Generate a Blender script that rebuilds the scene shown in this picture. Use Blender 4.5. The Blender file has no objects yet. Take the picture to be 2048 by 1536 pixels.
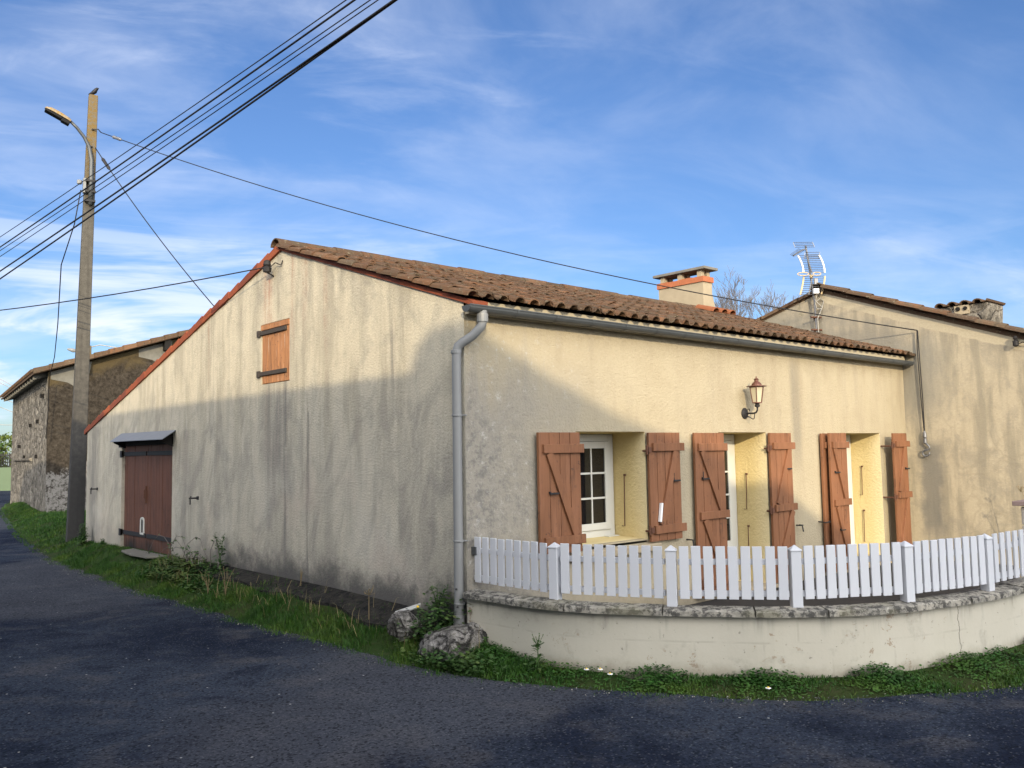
import bpy, bmesh, math, random
import numpy as np
from mathutils import Vector, Matrix, noise as mnoise

random.seed(7); rng = np.random.default_rng(7)
R = math.radians; PI = math.pi
SC = bpy.context.scene
COL = SC.collection

# ------------------------------------------------------------------ helpers
def tag(o, label=None, cat=None, group=None, kind=None):
    if label: o['label'] = label
    if cat: o['category'] = cat
    if group: o['group'] = group
    if kind: o['kind'] = kind
    return o

def thing(name, loc, label, cat, group=None):
    o = bpy.data.objects.new(name, None); COL.objects.link(o)
    o.location = loc; o.empty_display_size = .2
    bpy.context.view_layer.update()
    return tag(o, label, cat, group)

ORIG = {}
def origin_of(o):
    p = Vector((0, 0, 0))
    while o is not None:
        p = p + Vector(o.location); o = o.parent
    return p

class MB:
    """collects shapes in world metres; build() links them as one mesh object"""
    def __init__(s): s.v = []; s.f = []; s.m = []; s.cuts = [(0, 0)]
    def cut(s): s.cuts.append((len(s.v), len(s.f))); return s
    def pieces(s, name, mats, parent, **kw):
        """one mesh object for each piece between cuts"""
        out = []; cs = s.cuts + [(len(s.v), len(s.f))]
        for (v0, f0), (v1, f1) in zip(cs, cs[1:]):
            if f1 == f0: continue
            m = MB(); m.v = s.v[v0:v1]; m.f = [tuple(i-v0 for i in f) for f in s.f[f0:f1]]; m.m = s.m[f0:f1]
            out.append(m.build(name, mats, parent, **kw))
        return out
    def add(s, vs, fs, mi=0):
        b = len(s.v); s.v += [tuple(x) for x in vs]
        for f in fs: s.f.append(tuple(i + b for i in f)); s.m.append(mi)
        return s
    def box(s, lo, hi, mi=0, M=None):
        x0, y0, z0 = lo; x1, y1, z1 = hi
        vs = [Vector(p) for p in ((x0,y0,z0),(x1,y0,z0),(x1,y1,z0),(x0,y1,z0),(x0,y0,z1),(x1,y0,z1),(x1,y1,z1),(x0,y1,z1))]
        if M is not None: vs = [M @ p for p in vs]
        return s.add(vs, ((0,3,2,1),(4,5,6,7),(0,1,5,4),(1,2,6,5),(2,3,7,6),(3,0,4,7)), mi)
    def quad(s, a, b, c, d, mi=0): return s.add((a,b,c,d), ((0,1,2,3),), mi)
    def prism(s, pts, d, mi=0):
        n = len(pts); d = Vector(d); vs = [Vector(p) for p in pts]; vs += [p + d for p in vs]
        fs = [tuple(range(n-1,-1,-1)), tuple(range(n, 2*n))] + [(i,(i+1)%n,(i+1)%n+n,i+n) for i in range(n)]
        return s.add(vs, fs, mi)
    def tube(s, path, r, n=8, mi=0, cap=True):
        P = [Vector(p) for p in path]; k = len(P)
        rs = r if isinstance(r, (list, tuple)) else [r]*k
        vs = []; fs = []; up = None
        for i, p in enumerate(P):
            t = (P[min(i+1,k-1)] - P[max(i-1,0)]).normalized()
            if up is None:
                up = Vector((0,0,1)) if abs(t.z) < .9 else Vector((1,0,0))
            a = (up - t*up.dot(t)); a = a.normalized() if a.length > 1e-6 else t.orthogonal().normalized()
            up = a; b = t.cross(a)
            for j in range(n):
                q = 2*PI*j/n; vs.append(p + (a*math.cos(q) + b*math.sin(q))*rs[i])
        for i in range(k-1):
            for j in range(n):
                j2 = (j+1)%n; fs.append((i*n+j, i*n+j2, (i+1)*n+j2, (i+1)*n+j))
        if cap: fs += [tuple(range(n-1,-1,-1)), tuple(range((k-1)*n, k*n))]
        return s.add(vs, fs, mi)
    def lathe(s, prof, c, n=12, mi=0, ax=None):
        c = Vector(c); vs = []; fs = []; k = len(prof)
        for r, z in prof:
            for j in range(n):
                q = 2*PI*(j+.5)/n; p = Vector((r*math.cos(q), r*math.sin(q), z))
                if ax is not None: p = ax @ p
                vs.append(c + p)
        for i in range(k-1):
            for j in range(n): fs.append((i*n+j, i*n+(j+1)%n, (i+1)*n+(j+1)%n, (i+1)*n+j))
        fs += [tuple(range(n-1,-1,-1)), tuple(range((k-1)*n, k*n))]
        return s.add(vs, fs, mi)
    def build(s, name, mats, parent=None, smooth=False, bevel=0, loc=None, fixn=True):
        org = origin_of(parent) if parent is not None else Vector((0,0,0))
        l = Vector(loc) if loc is not None else Vector((0,0,0))
        off = org + l
        me = bpy.data.meshes.new(name)
        me.from_pydata([(x-off.x, y-off.y, z-off.z) for x, y, z in s.v], [], s.f)
        for m in (mats if isinstance(mats, (list, tuple)) else [mats]): me.materials.append(m)
        me.polygons.foreach_set('material_index', s.m)
        if fixn:
            bm = bmesh.new(); bm.from_mesh(me); bmesh.ops.recalc_face_normals(bm, faces=bm.faces); bm.to_mesh(me); bm.free()
        if smooth: me.polygons.foreach_set('use_smooth', [True]*len(me.polygons))
        o = bpy.data.objects.new(name, me); COL.objects.link(o)
        if parent is not None: o.parent = parent
        o.location = l
        if bevel:
            b = o.modifiers.new('bevel', 'BEVEL'); b.width = bevel; b.segments = 2; b.limit_method = 'ANGLE'; b.angle_limit = R(40)
        return o

# ------------------------------------------------------------------ node materials
class G:
    def __init__(s, name, rough=.8, spec=.3):
        s.mat = bpy.data.materials.new(name); s.mat.use_nodes = True
        s.nt = s.mat.node_tree; s.b = s.nt.nodes['Principled BSDF']
        s.b.inputs['Roughness'].default_value = rough
        s.b.inputs['Specular IOR Level'].default_value = spec
    def n(s, typ, ins=None, **kw):
        nd = s.nt.nodes.new(typ)
        for k, v in kw.items(): setattr(nd, k, v)
        for k, v in (ins or {}).items(): s.set(nd.inputs[k], v)
        return nd
    def set(s, inp, v):
        if isinstance(v, bpy.types.NodeSocket): s.nt.links.new(v, inp)
        else:
            if hasattr(inp.default_value, '__len__') and not hasattr(v, '__len__'): v = (v,)*len(inp.default_value)
            if inp.type == 'RGBA' and len(v) == 3: v = (*v, 1)
            inp.default_value = v
    def m(s, op, a, b=0, c=None, clamp=False):
        nd = s.n('ShaderNodeMath', {0: a, 1: b}, operation=op, use_clamp=clamp)
        if c is not None: s.set(nd.inputs[2], c)
        return nd.outputs[0]
    def obj(s): return s.n('ShaderNodeTexCoord').outputs['Object']
    def xyz(s, v=None):
        nd = s.n('ShaderNodeSeparateXYZ', {0: v if v is not None else s.obj()}); return nd.outputs[0], nd.outputs[1], nd.outputs[2]
    def comb(s, x=0, y=0, z=0): return s.n('ShaderNodeCombineXYZ', {0: x, 1: y, 2: z}).outputs[0]
    def noise(s, vec, scale, detail=3, rough=.55, dist=0):
        return s.n('ShaderNodeTexNoise', {'Vector': vec, 'Scale': scale, 'Detail': detail, 'Roughness': rough, 'Distortion': dist}).outputs[0]
    def voro(s, vec, scale, feature='F1', out=0, rnd=1):
        return s.n('ShaderNodeTexVoronoi', {'Vector': vec, 'Scale': scale, 'Randomness': rnd}, feature=feature).outputs[out]
    def step(s, v, a, b, lo=0, hi=1):           # smooth ramp a..b -> lo..hi
        return s.n('ShaderNodeMapRange', {'Value': v, 'From Min': a, 'From Max': b, 'To Min': lo, 'To Max': hi}, interpolation_type='SMOOTHSTEP').outputs[0]
    def mix(s, f, a, b, mode='MIX'):
        nd = s.n('ShaderNodeMix', data_type='RGBA', blend_type=mode)
        s.set(nd.inputs[0], f); s.set(nd.inputs[6], a); s.set(nd.inputs[7], b); return nd.outputs[2]
    def ramp(s, f, stops):
        nd = s.n('ShaderNodeValToRGB', {0: f}); e = nd.color_ramp.elements
        while len(e) < len(stops): e.new(.5)
        for el, (p, c) in zip(e, stops): el.position = p; el.color = (*c, 1)
        return nd.outputs[0]
    def scale(s, v, k): return s.n('ShaderNodeVectorMath', {0: v, 1: k}, operation='MULTIPLY').outputs[0]
    def rnd(s): return s.n('ShaderNodeNewGeometry').outputs['Random Per Island']
    def bump(s, h, strength=.5, dist=.01, prev=None):
        i = {'Height': h, 'Strength': strength, 'Distance': dist}
        if prev is not None: i['Normal'] = prev
        return s.n('ShaderNodeBump', i).outputs[0]
    def out(s, col=None, nrm=None, rough=None):
        if col is not None: s.set(s.b.inputs['Base Color'], col)
        if nrm is not None: s.set(s.b.inputs['Normal'], nrm)
        if rough is not None: s.set(s.b.inputs['Roughness'], rough)
        return s.mat
    def band(s, v, c, w, soft):                  # 1 inside |v-c|<w
        d = s.m('ABSOLUTE', s.m('SUBTRACT', v, c)); return s.step(d, w, w+soft, 1, 0)

def mul(g, *a):
    r = a[0]
    for x in a[1:]: r = g.m('MULTIPLY', r, x)
    return r

def plain(name, col, rough=.6, var=.15, sc=12, spec=.3, bumpk=0, metal=0):
    g = G(name, rough, spec); o = g.obj(); f = g.noise(o, sc, 5, .6)
    c = g.mix(f, [x*(1-var) for x in col], [min(1, x*(1+var)) for x in col])
    g.b.inputs['Metallic'].default_value = metal
    return g.out(c, g.bump(f, bumpk, .01) if bumpk else None)

def rough_bump(g, o, k=1.0, sc=42):
    a = g.noise(o, sc, 4, .62); b = g.noise(o, sc*.4, 2, .5)
    h = g.m('ADD', a, g.m('MULTIPLY', b, .3))
    return g.bump(h, .55*k, .022)

def mat_gable():
    g = G('weathered_render_gable', .92, .15); o = g.obj(); x, y, z = g.xyz(o)
    fine = g.noise(o, 30, 4, .7)
    wb = g.m('MULTIPLY', g.m('SUBTRACT', g.noise(o, 2.4, 4, .6), .5), .16)
    sv = g.comb(g.m('MULTIPLY', g.m('ADD', y, wb), 2.1), 0, g.m('MULTIPLY', z, .32)); st = g.noise(sv, 1.6, 4, .58)
    sv2 = g.comb(g.m('MULTIPLY', g.m('ADD', y, g.m('MULTIPLY', wb, .5)), 8), 3, g.m('MULTIPLY', z, .8)); st2 = g.noise(sv2, 1.2, 2, .5)
    big = g.noise(o, .75, 4, .6, .6)
    base = g.mix(big, (0.520, 0.463, 0.347), (0.624, 0.571, 0.445))
    grey = g.m('MULTIPLY', g.step(st, .42, .66), g.step(big, .25, .6, .55, 1))
    c = g.mix(g.m('MULTIPLY', grey, .50), base, (.235, .21, .165))
    mot = g.noise(o, 3.2, 6, .72, .5)
    c = g.mix(g.m('MULTIPLY', g.step(st2, .50, .74), .26), c, (0.208, 0.196, 0.166))
    c = g.mix(g.m('MULTIPLY', g.step(mot, .45, .68), .34), c, (0.281, 0.263, 0.220))
    c = g.mix(g.m('MULTIPLY', g.step(g.noise(sv2, 2.3, 3), .55, .75), .35), c, (0.686, 0.618, 0.459))
    # lower half of the wall is greyer, with drifts of algae
    low = g.step(g.m('ADD', z, g.m('MULTIPLY', g.m('SUBTRACT', st, .5), 2.4)), 1.5, 3.0, 1, 0)
    c = g.mix(g.m('MULTIPLY', low, .32), c, (0.416, 0.402, 0.362))
    blot = g.step(g.noise(g.comb(g.m('MULTIPLY', y, 1.5), 1, g.m('MULTIPLY', z, .9)), 1.3, 5, .65, .5), .52, .7)
    c = g.mix(g.m('MULTIPLY', blot, .42), c, (0.229, 0.221, 0.200))
    # rust-pink runs under the apex
    for cy, w, z0, z1, k in ((4.02, .10, 3.35, 4.25, .8), (3.35, .05, 3.5, 4.1, .45), (2.55, .04, 3.1, 3.9, .45), (3.05, .06, 3.7, 4.15, .45), (5.9, .03, 3.0, 3.7, .4)):
        yy = g.m('ADD', y, g.m('ADD', g.m('MULTIPLY', g.m('SUBTRACT', fine, .5), .08), g.m('MULTIPLY', wb, .5)))
        mk = mul(g, g.band(yy, cy, w*.2, w*1.7), g.step(z, z0-.7, z0+.4), g.step(st2, .3, .62, .15, 1), g.step(g.noise(o, 4, 4, .7), .36, .6, .2, 1))
        c = g.mix(g.m('MULTIPLY', mk, k), c, (0.343, 0.144, 0.098))
    # dark run below the attic shutter and other long runs
    for cy, w, z0, z1, k in ((3.83, .34, 1.6, 2.72, .5), (3.55, .03, .6, 2.7, .55), (11.25, .28, .2, 2.4, .62), (2.98, .02, .4, 2.3, .5), (1.2, .03, 2.6, 3.35, .5), (6.6, .25, .8, 2.2, .3)):
        yy = g.m('ADD', y, g.m('MULTIPLY', g.m('SUBTRACT', st2, .5), .2))
        mk = mul(g, g.band(yy, cy, w*.35, w*1.2), g.step(z, z0-.7, z0+.3), g.step(z, z1+.02, z1-.02), g.step(st2, .3, .62, .4, 1))
        c = g.mix(g.m('MULTIPLY', mk, k), c, (0.135, 0.129, 0.127))
    dv = g.comb(g.m('ADD', g.m('MULTIPLY', y, 1.6), g.m('MULTIPLY', z, .55)), 2, g.m('MULTIPLY', z, .75))
    dr = mul(g, g.step(g.noise(dv, 1.5, 6, .68, .7), .46, .66), g.step(z, 3.0, 2.1, .15, 1))
    c = g.mix(g.m('MULTIPLY', dr, .42), c, (.195, .185, .17))
    wm = mul(g, g.step(g.noise(o, .9, 5, .6), .5, .68), g.step(z, 1.9, 1.0, 0, 1)); c = g.mix(g.m('MULTIPLY', wm, .35), c, (.60, .565, .49))
    hc = g.band(g.m('ADD', y, g.m('MULTIPLY', g.noise(g.comb(0, 0, z), 6, 5, .7), .12)), 3.04, .0015, .006); c = g.mix(mul(g, hc, g.step(z, 2.5, 2.3), .6), c, (.12, .115, .11))
    pk = mul(g, g.step(g.noise(o, 1.1, 3), .55, .72), g.step(z, 2.6, 1.0, 0, 1))
    c = g.mix(g.m('MULTIPLY', pk, .25), c, (0.520, 0.412, 0.342))
    # splash-back grime along the foot
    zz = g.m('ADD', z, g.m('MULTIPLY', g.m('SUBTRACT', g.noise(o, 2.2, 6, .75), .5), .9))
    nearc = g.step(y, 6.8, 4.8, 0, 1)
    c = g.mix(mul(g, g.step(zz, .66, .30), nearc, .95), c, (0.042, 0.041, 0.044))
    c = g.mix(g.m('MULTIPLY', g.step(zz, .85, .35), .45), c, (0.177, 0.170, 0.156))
    c = g.mix(g.m('MULTIPLY', g.step(fine, .3, .7), .22), c, g.mix(.5, c, (0.125, 0.113, 0.098)))
    return g.out(c, rough_bump(g, o))

def mat_front():
    g = G('cream_render_front', .92, .15); o = g.obj(); x, y, z = g.xyz(o)
    fine = g.noise(o, 30, 4, .7)
    sv = g.comb(g.m('MULTIPLY', x, 3.0), 5, g.m('MULTIPLY', z, .35)); st = g.noise(sv, 1.6, 5, .62)
    big = g.noise(o, 1.1, 4, .6, .5)
    base = g.mix(big, (0.352, 0.298, 0.201), (0.407, 0.357, 0.256))
    mot = g.noise(o, 3.4, 6, .72, .5)
    c = g.mix(g.m('MULTIPLY', g.step(st, .46, .72), .35), base, (0.261, 0.226, 0.171))
    c = g.mix(g.m('MULTIPLY', g.step(mot, .48, .7), .28), c, (0.281, 0.236, 0.161))
    # grey algae zone near the corner
    xx = g.m('ADD', x, g.m('MULTIPLY', g.m('SUBTRACT', g.noise(o, 1.3, 5, .65), .5), 2.2))
    zz = g.m('ADD', z, g.m('MULTIPLY', g.m('SUBTRACT', st, .5), 1.6))
    ga = mul(g, g.step(xx, 2.6, .1, 0, 1), g.step(zz, 3.0, 2.1, 0, 1))
    c = g.mix(g.m('MULTIPLY', ga, .8), c, (0.253, 0.242, 0.218))
    c = g.mix(mul(g, g.step(xx, 2.2, .3, 0, 1), g.step(g.noise(o, 11, 6, .8), .54, .66), .55), c, (.50, .49, .45))
    spk = mul(g, g.step(xx, 1.4, .1, 0, 1), g.step(zz, 2.7, 1.8, 0, 1), g.step(g.noise(o, 9, 6, .8), .45, .62))
    c = g.mix(g.m('MULTIPLY', spk, .6), c, (0.106, 0.104, 0.106))
    # soft shadow of a thin pole, painted between the two glazed doors
    mk = mul(g, g.band(g.m('ADD', x, g.m('MULTIPLY', g.m('SUBTRACT', st, .5), .12)), 5.74, .05, .12), g.step(z, 1.2, 2.0), g.step(z, 3.2, 2.7))
    c = g.mix(g.m('MULTIPLY', mk, .6), c, (0.190, 0.170, 0.136))
    d = mul(g, g.step(g.noise(g.comb(g.m('MULTIPLY', x, 2.6), 2, g.m('MULTIPLY', z, .6)), 1.2, 4), .5, .7), g.step(x, 3, 5, .2, 1))
    c = g.mix(g.m('MULTIPLY', d, .58), c, (0.296, 0.246, 0.171))
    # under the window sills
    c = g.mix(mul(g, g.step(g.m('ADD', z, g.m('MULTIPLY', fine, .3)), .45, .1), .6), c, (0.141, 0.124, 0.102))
    c = g.mix(g.m('MULTIPLY', g.step(fine, .3, .7), .16), c, g.mix(.5, c, (0.141, 0.118, 0.082)))
    return g.out(c, rough_bump(g, o, 1.1, 36))

def mat_reveal():
    g = G('ochre_render_reveal', .92, .15); o = g.obj(); x, y, z = g.xyz(o)
    big = g.noise(o, 2.2, 4, .6); c = g.mix(big, (0.578, 0.455, 0.210), (0.667, 0.556, 0.304))
    c = g.mix(mul(g, g.step(y, .25, .0, 0, 1), .6), c, (0.734, 0.644, 0.421))
    return g.out(c, rough_bump(g, o, 1.2, 30))

def mat_neighbour():
    g = G('stained_render_neighbour', .93, .15); o = g.obj(); x, y, z = g.xyz(o)
    fine = g.noise(o, 26, 4, .7)
    sv = g.comb(g.m('MULTIPLY', y, 3.2), x, g.m('MULTIPLY', z, .5)); st = g.noise(sv, 1.5, 5, .62)
    big = g.noise(o, 1.0, 5, .62, .8)
    base = g.mix(big, (0.370, 0.315, 0.223), (0.445, 0.391, 0.290))
    c = g.mix(g.m('MULTIPLY', g.step(st, .42, .64), .72), base, (0.218, 0.197, 0.151))
    mot = g.noise(o, 2.6, 6, .72, .7); c = g.mix(g.m('MULTIPLY', g.step(mot, .46, .64), .5), c, (.235, .215, .175))
    # old stone joints ghosting through low down
    wv = g.n('ShaderNodeVectorMath', {0: o, 1: g.scale(g.n('ShaderNodeTexNoise', {'Vector': o, 'Scale': 2.5, 'Detail': 3}).outputs[1], .5)}, operation='ADD').outputs[0]
    e = g.voro(wv, 2.6, 'DISTANCE_TO_EDGE')
    gh = mul(g, g.step(e, .10, .0, 0, 1), g.step(z, 2.9, 1.6, 0, 1), g.step(big, .35, .6))
    c = g.mix(g.m('MULTIPLY', gh, .35), c, (0.235, 0.206, 0.151))
    # grey patch and run where the loose hook rubs
    wob = g.m('SUBTRACT', g.noise(o, 3.5, 4), .5)
    mk = mul(g, g.band(g.m('ADD', y, g.m('MULTIPLY', wob, .3)), -.36, .09, .12), g.step(z, .2, .6), g.step(z, 1.95, 1.65))
    c = g.mix(g.m('MULTIPLY', mk, .75), c, (0.143, 0.139, 0.126))
    # damp grey under the roof abutment, green moss at the apex foot
    ab = g.m('SUBTRACT', z, g.m('MULTIPLY', y, .32))
    c = g.mix(mul(g, g.step(g.m('ADD', ab, g.m('MULTIPLY', wob, .7)), 3.9, 3.25, 0, 1), g.step(y, -.9, -.3), g.step(z, 1.9, 2.6), .75), c, (0.210, 0.202, 0.176))
    c = g.mix(mul(g, g.step(g.noise(o, 6, 5, .7), .55, .65), g.step(y, 1.3, 1.8), .5), c, (0.134, 0.126, 0.076))
    # pale mortar fillet below the verge
    v = g.m('ADD', z, g.m('MULTIPLY', g.m('SUBTRACT', 1.37, y), .372))
    fil = g.step(g.m('ADD', v, g.m('MULTIPLY', wob, .12)), 4.29, 4.31)
    c = g.mix(mul(g, fil, g.step(y, 1.5, 1.2)), c, (0.420, 0.370, 0.269))
    rd = mul(g, g.band(y, -2.05, .1, .05), g.step(z, 1.6, 2.2)); c = g.mix(g.m('MULTIPLY', rd, .6), c, (0.286, 0.126, 0.092))
    c = g.mix(g.m('MULTIPLY', g.step(fine, .3, .7), .16), c, (0.168, 0.143, 0.101))
    return g.out(c, rough_bump(g, o, .5, 34))

def mat_tile(name, warm=0, lich=1.0):
    g = G(name, .9, .2); o = g.obj(); r = g.rnd()
    c = g.ramp(r, [(0, (0.064, 0.040, 0.026)), (.2, (0.099, 0.056, 0.033)), (.45, (0.122, 0.063, 0.034)), (.62, (0.080, 0.054, 0.037)), (.78, (0.160, 0.077, 0.038)), (.9, (0.109, 0.078, 0.052)), (1, (0.192, 0.096, 0.051))])
    if warm: c = g.mix(warm, c, (0.288, 0.093, 0.038))
    n1 = g.noise(o, 7, 6, .7); c = g.mix(g.m('MULTIPLY', g.step(n1, .42, .68), .6*lich), c, (0.083, 0.069, 0.046))
    n2 = g.noise(o, 22, 5, .75); c = g.mix(g.m('MULTIPLY', g.step(n2, .575, .69), .75*lich), c, (0.256, 0.224, 0.160))
    n3 = g.noise(o, 12, 5, .7, .4); c = g.mix(g.m('MULTIPLY', g.step(n3, .58, .7), .75*lich), c, (0.038, 0.035, 0.029))
    return g.out(c, g.bump(n2, .4, .01))

def mat_rim():
    g = G('red_verge_tile', .8, .25); o = g.obj(); x, y, z = g.xyz(o); r = g.rnd()
    c = g.ramp(r, [(0, (.21, .055, .028)), (.5, (.30, .082, .035)), (1, (.16, .045, .028))])
    c = g.mix(mul(g, g.step(g.noise(o, 14, 5, .7), .5, .7), .5), c, (.13, .06, .04))
    return g.out(c, g.bump(g.noise(o, 30, 4), .2, .01))

def mat_wood(name, col, dark, ax='x', wear=.5, peel=0):
    g = G(name, .62, .3); o = g.obj(); x, y, z = g.xyz(o); u = x if ax == 'x' else y
    gr = g.noise(g.comb(g.m('MULTIPLY', u, 34), 0, g.m('MULTIPLY', z, 1.6)), 1, 5, .65)
    c = g.mix(g.step(gr, .3, .75), col, [k*.72 for k in col])
    cr = g.noise(g.comb(g.m('MULTIPLY', u, 60), 4, g.m('MULTIPLY', z, 2.2)), 1, 4, .7)
    patch = g.step(g.noise(g.comb(g.m('MULTIPLY', u, 5), 4, g.m('MULTIPLY', z, 1.8)), 1.3, 3), .42, .62)
    c = g.mix(mul(g, g.step(cr, .54, .64), patch, wear), c, dark)
    sp = g.noise(o, 18, 4, .7); c = g.mix(mul(g, g.step(sp, .60, .68), wear, .8), c, dark)
    fd = g.noise(g.comb(g.m('MULTIPLY', u, 9), 2, g.m('MULTIPLY', z, 1.1)), 1.2, 4, .6); c = g.mix(g.m('MULTIPLY', g.step(fd, .48, .68), .45), c, [min(1, k*1.5+.02) for k in col])
    rot = mul(g, g.step(g.noise(g.comb(g.m('MULTIPLY', u, 30), 6, g.m('MULTIPLY', z, 3)), 1.1, 3), .56, .64), g.step(g.noise(o, 3.1, 3), .5, .6)); c = g.mix(g.m('MULTIPLY', rot, .75), c, dark)
    if peel:
        p = g.noise(g.comb(g.m('MULTIPLY', u, 45), 9, g.m('MULTIPLY', z, 3)), 1, 4, .6)
        c = g.mix(mul(g, g.step(p, .60, .68), peel), c, (.55, .42, .32))
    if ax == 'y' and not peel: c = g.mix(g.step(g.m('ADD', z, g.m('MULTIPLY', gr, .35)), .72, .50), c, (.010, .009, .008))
    big = g.noise(o, 1.6, 3); c = g.mix(g.step(big, .3, .75), c, [k*1.2 for k in col] if not peel else c)
    return g.out(c, g.bump(gr, .35, .006))

def mat_asphalt():
    g = G('old_asphalt', .92, .12); o = g.obj()
    big = g.noise(o, .33, 4, .55, .6); mid = g.noise(o, 1.5, 5, .65, .4)
    gr = g.noise(o, 34, 5, .85); vc = g.n('ShaderNodeSeparateColor', {0: g.voro(o, 62, 'F1', 1)}); tone = vc.outputs[0]; vd = g.voro(o, 62, 'F1', 0)
    c = g.mix(g.step(big, .38, .62), (0.009, 0.015, 0.034), (0.037, 0.048, 0.072))
    c = g.mix(g.m('MULTIPLY', g.step(mid, .5, .68), .6), c, (0.081, 0.079, 0.085))
    c = g.mix(g.m('MULTIPLY', g.step(mid, .48, .34), .6), c, (0.004, 0.007, 0.021))
    # worn paler wheel paths and patches with soft outlines
    pv = g.n('ShaderNodeVectorMath', {0: o, 1: g.scale(g.n('ShaderNodeTexNoise', {'Vector': o, 'Scale': .8, 'Detail': 4}).outputs[1], 1.3)}, operation='ADD').outputs[0]
    pid = g.n('ShaderNodeSeparateColor', {0: g.n('ShaderNodeTexVoronoi', {'Vector': pv, 'Scale': .25, 'Smoothness': .6}, feature='SMOOTH_F1').outputs[1]}).outputs[0]
    c = g.mix(g.m('MULTIPLY', g.step(pid, .38, .70), .62), c, (0.085, 0.090, 0.105))
    # aggregate: single bright and dark stones
    lum = g.step(gr, .38, .66)
    c = g.mix(1.0, c, g.mix(lum, (0.708, 0.708, 0.732), (1.55, 1.53, 1.50)), 'MULTIPLY')
    c = g.mix(mul(g, g.step(tone, .80, .95), g.step(vd, .55, .3), .40), c, (0.196, 0.207, 0.232))
    c = g.mix(mul(g, g.step(tone, .22, .08), .7), c, (0.002, 0.005, 0.009))
    peb = g.voro(o, 16, 'F1', 0); pc = g.n('ShaderNodeSeparateColor', {0: g.voro(o, 16, 'F1', 1)}).outputs[0]
    c = g.mix(mul(g, g.step(peb, .16, .10, 0, 1), g.step(pc, .955, .96)), c, (0.505, 0.501, 0.477))
    return g.out(c, g.bump(g.m('ADD', gr, g.m('MULTIPLY', tone, .6)), 1.0, .02), g.step(mid, .3, .7, .95, .78))

def mat_ground():
    g = G('soil_and_turf', .95, .1); o = g.obj()
    n1 = g.noise(o, 1.3, 5, .65); n2 = g.noise(o, 14, 4, .7)
    c = g.mix(g.step(n1, .35, .65), (.030, .040, .012), (.022, .048, .010))
    c = g.mix(g.m('MULTIPLY', g.step(n2, .5, .7), .5), c, (.05, .042, .025))
    return g.out(c, g.bump(n2, .7, .03))

def mat_blade(name, a, b, dry):
    g = G(name, .55, .25); r = g.rnd(); o = g.obj()
    n = g.noise(o, 1.7, 4, .7)
    c = g.mix(r, a, b); c = g.mix(g.step(g.m('ADD', r, g.m('MULTIPLY', n, .5)), 1.22, 1.32), c, dry)
    c = g.mix(g.step(n, .45, .62, 0, .55), c, [b[0]*2.1, b[1]*1.35, b[2]*1.3])
    c = g.mix(g.step(g.noise(o, 4.5, 3), .5, .66, 0, .5), c, [k*.5 for k in a])
    g.b.inputs['Subsurface Weight'].default_value = 0
    return g.out(c)

def mat_lowwall():
    g = G('painted_block_wall', .9, .2); o = g.obj(); x, y, z = g.xyz(o)
    ang = g.m('MULTIPLY', g.m('ARCTAN2', g.m('SUBTRACT', x, 3.5), g.m('MULTIPLY', y, -1)), 3.4)
    big = g.noise(o, 1.6, 5, .65, .5); c = g.mix(big, (0.412, 0.384, 0.312), (0.500, 0.476, 0.407))
    pv = g.comb(ang, 0, z)
    c = g.mix(mul(g, g.step(g.noise(pv, 3.5, 5, .7), .55, .68), .35), c, (0.265, 0.248, 0.210))
    dr = g.noise(g.comb(g.m('MULTIPLY', ang, 7), 0, g.m('MULTIPLY', z, .7)), 1.4, 4, .6)
    c = g.mix(mul(g, g.step(dr, .5, .72), g.step(z, .3, .5), .6), c, (0.198, 0.190, 0.167))
    # flaked paint
    fl = g.noise(pv, 7, 6, .78, .3); fm = g.step(g.noise(pv, 1.4, 3), .48, .6)
    c = g.mix(mul(g, g.step(fl, .585, .615), fm, .8), c, (0.265, 0.198, 0.138))
    c = g.mix(mul(g, g.step(g.noise(pv, 20, 4, .65), .64, .69), .6), c, (0.118, 0.110, 0.095))
    # block joints ghosting through, one open crack
    jz = g.band(z, .29, .004, .008); cell = g.m('FRACT', g.m('ADD', g.m('MULTIPLY', ang, 2.0), g.m('MULTIPLY', g.m('GREATER_THAN', z, .29), .5)))
    jv = g.band(cell, .5, .008, .016)
    jm = g.m('MULTIPLY', g.m('MAXIMUM', jz, jv), g.step(g.noise(pv, 5, 3), .4, .65))
    c = g.mix(g.m('MULTIPLY', jm, .15), c, (0.162, 0.146, 0.123))
    cx = g.m('ADD', ang, g.m('MULTIPLY', g.noise(g.comb(0, 0, z), 9, 4), .10))
    for p in (-1.35, 1.02):
        c = g.mix(g.m('MULTIPLY', g.band(cx, -p if p < 0 else -p, .002, .005), .75), c, (0.074, 0.066, 0.058))
    c = g.mix(mul(g, g.step(g.m('ADD', z, g.m('MULTIPLY', g.noise(pv, 5, 5, .7), .22)), .27, .12), .55), c, (0.162, 0.139, 0.095))
    c = g.mix(mul(g, g.step(x, .5, -.1, 0, 1), g.step(z, .2, .5), g.step(big, .3, .6), .5), c, (0.147, 0.146, 0.123))
    h = g.noise(o, 30, 4, .6)
    return g.out(c, g.bump(g.m('ADD', g.m('MULTIPLY', h, .5), g.m('MULTIPLY', jm, -.3)), .35, .008))

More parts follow.
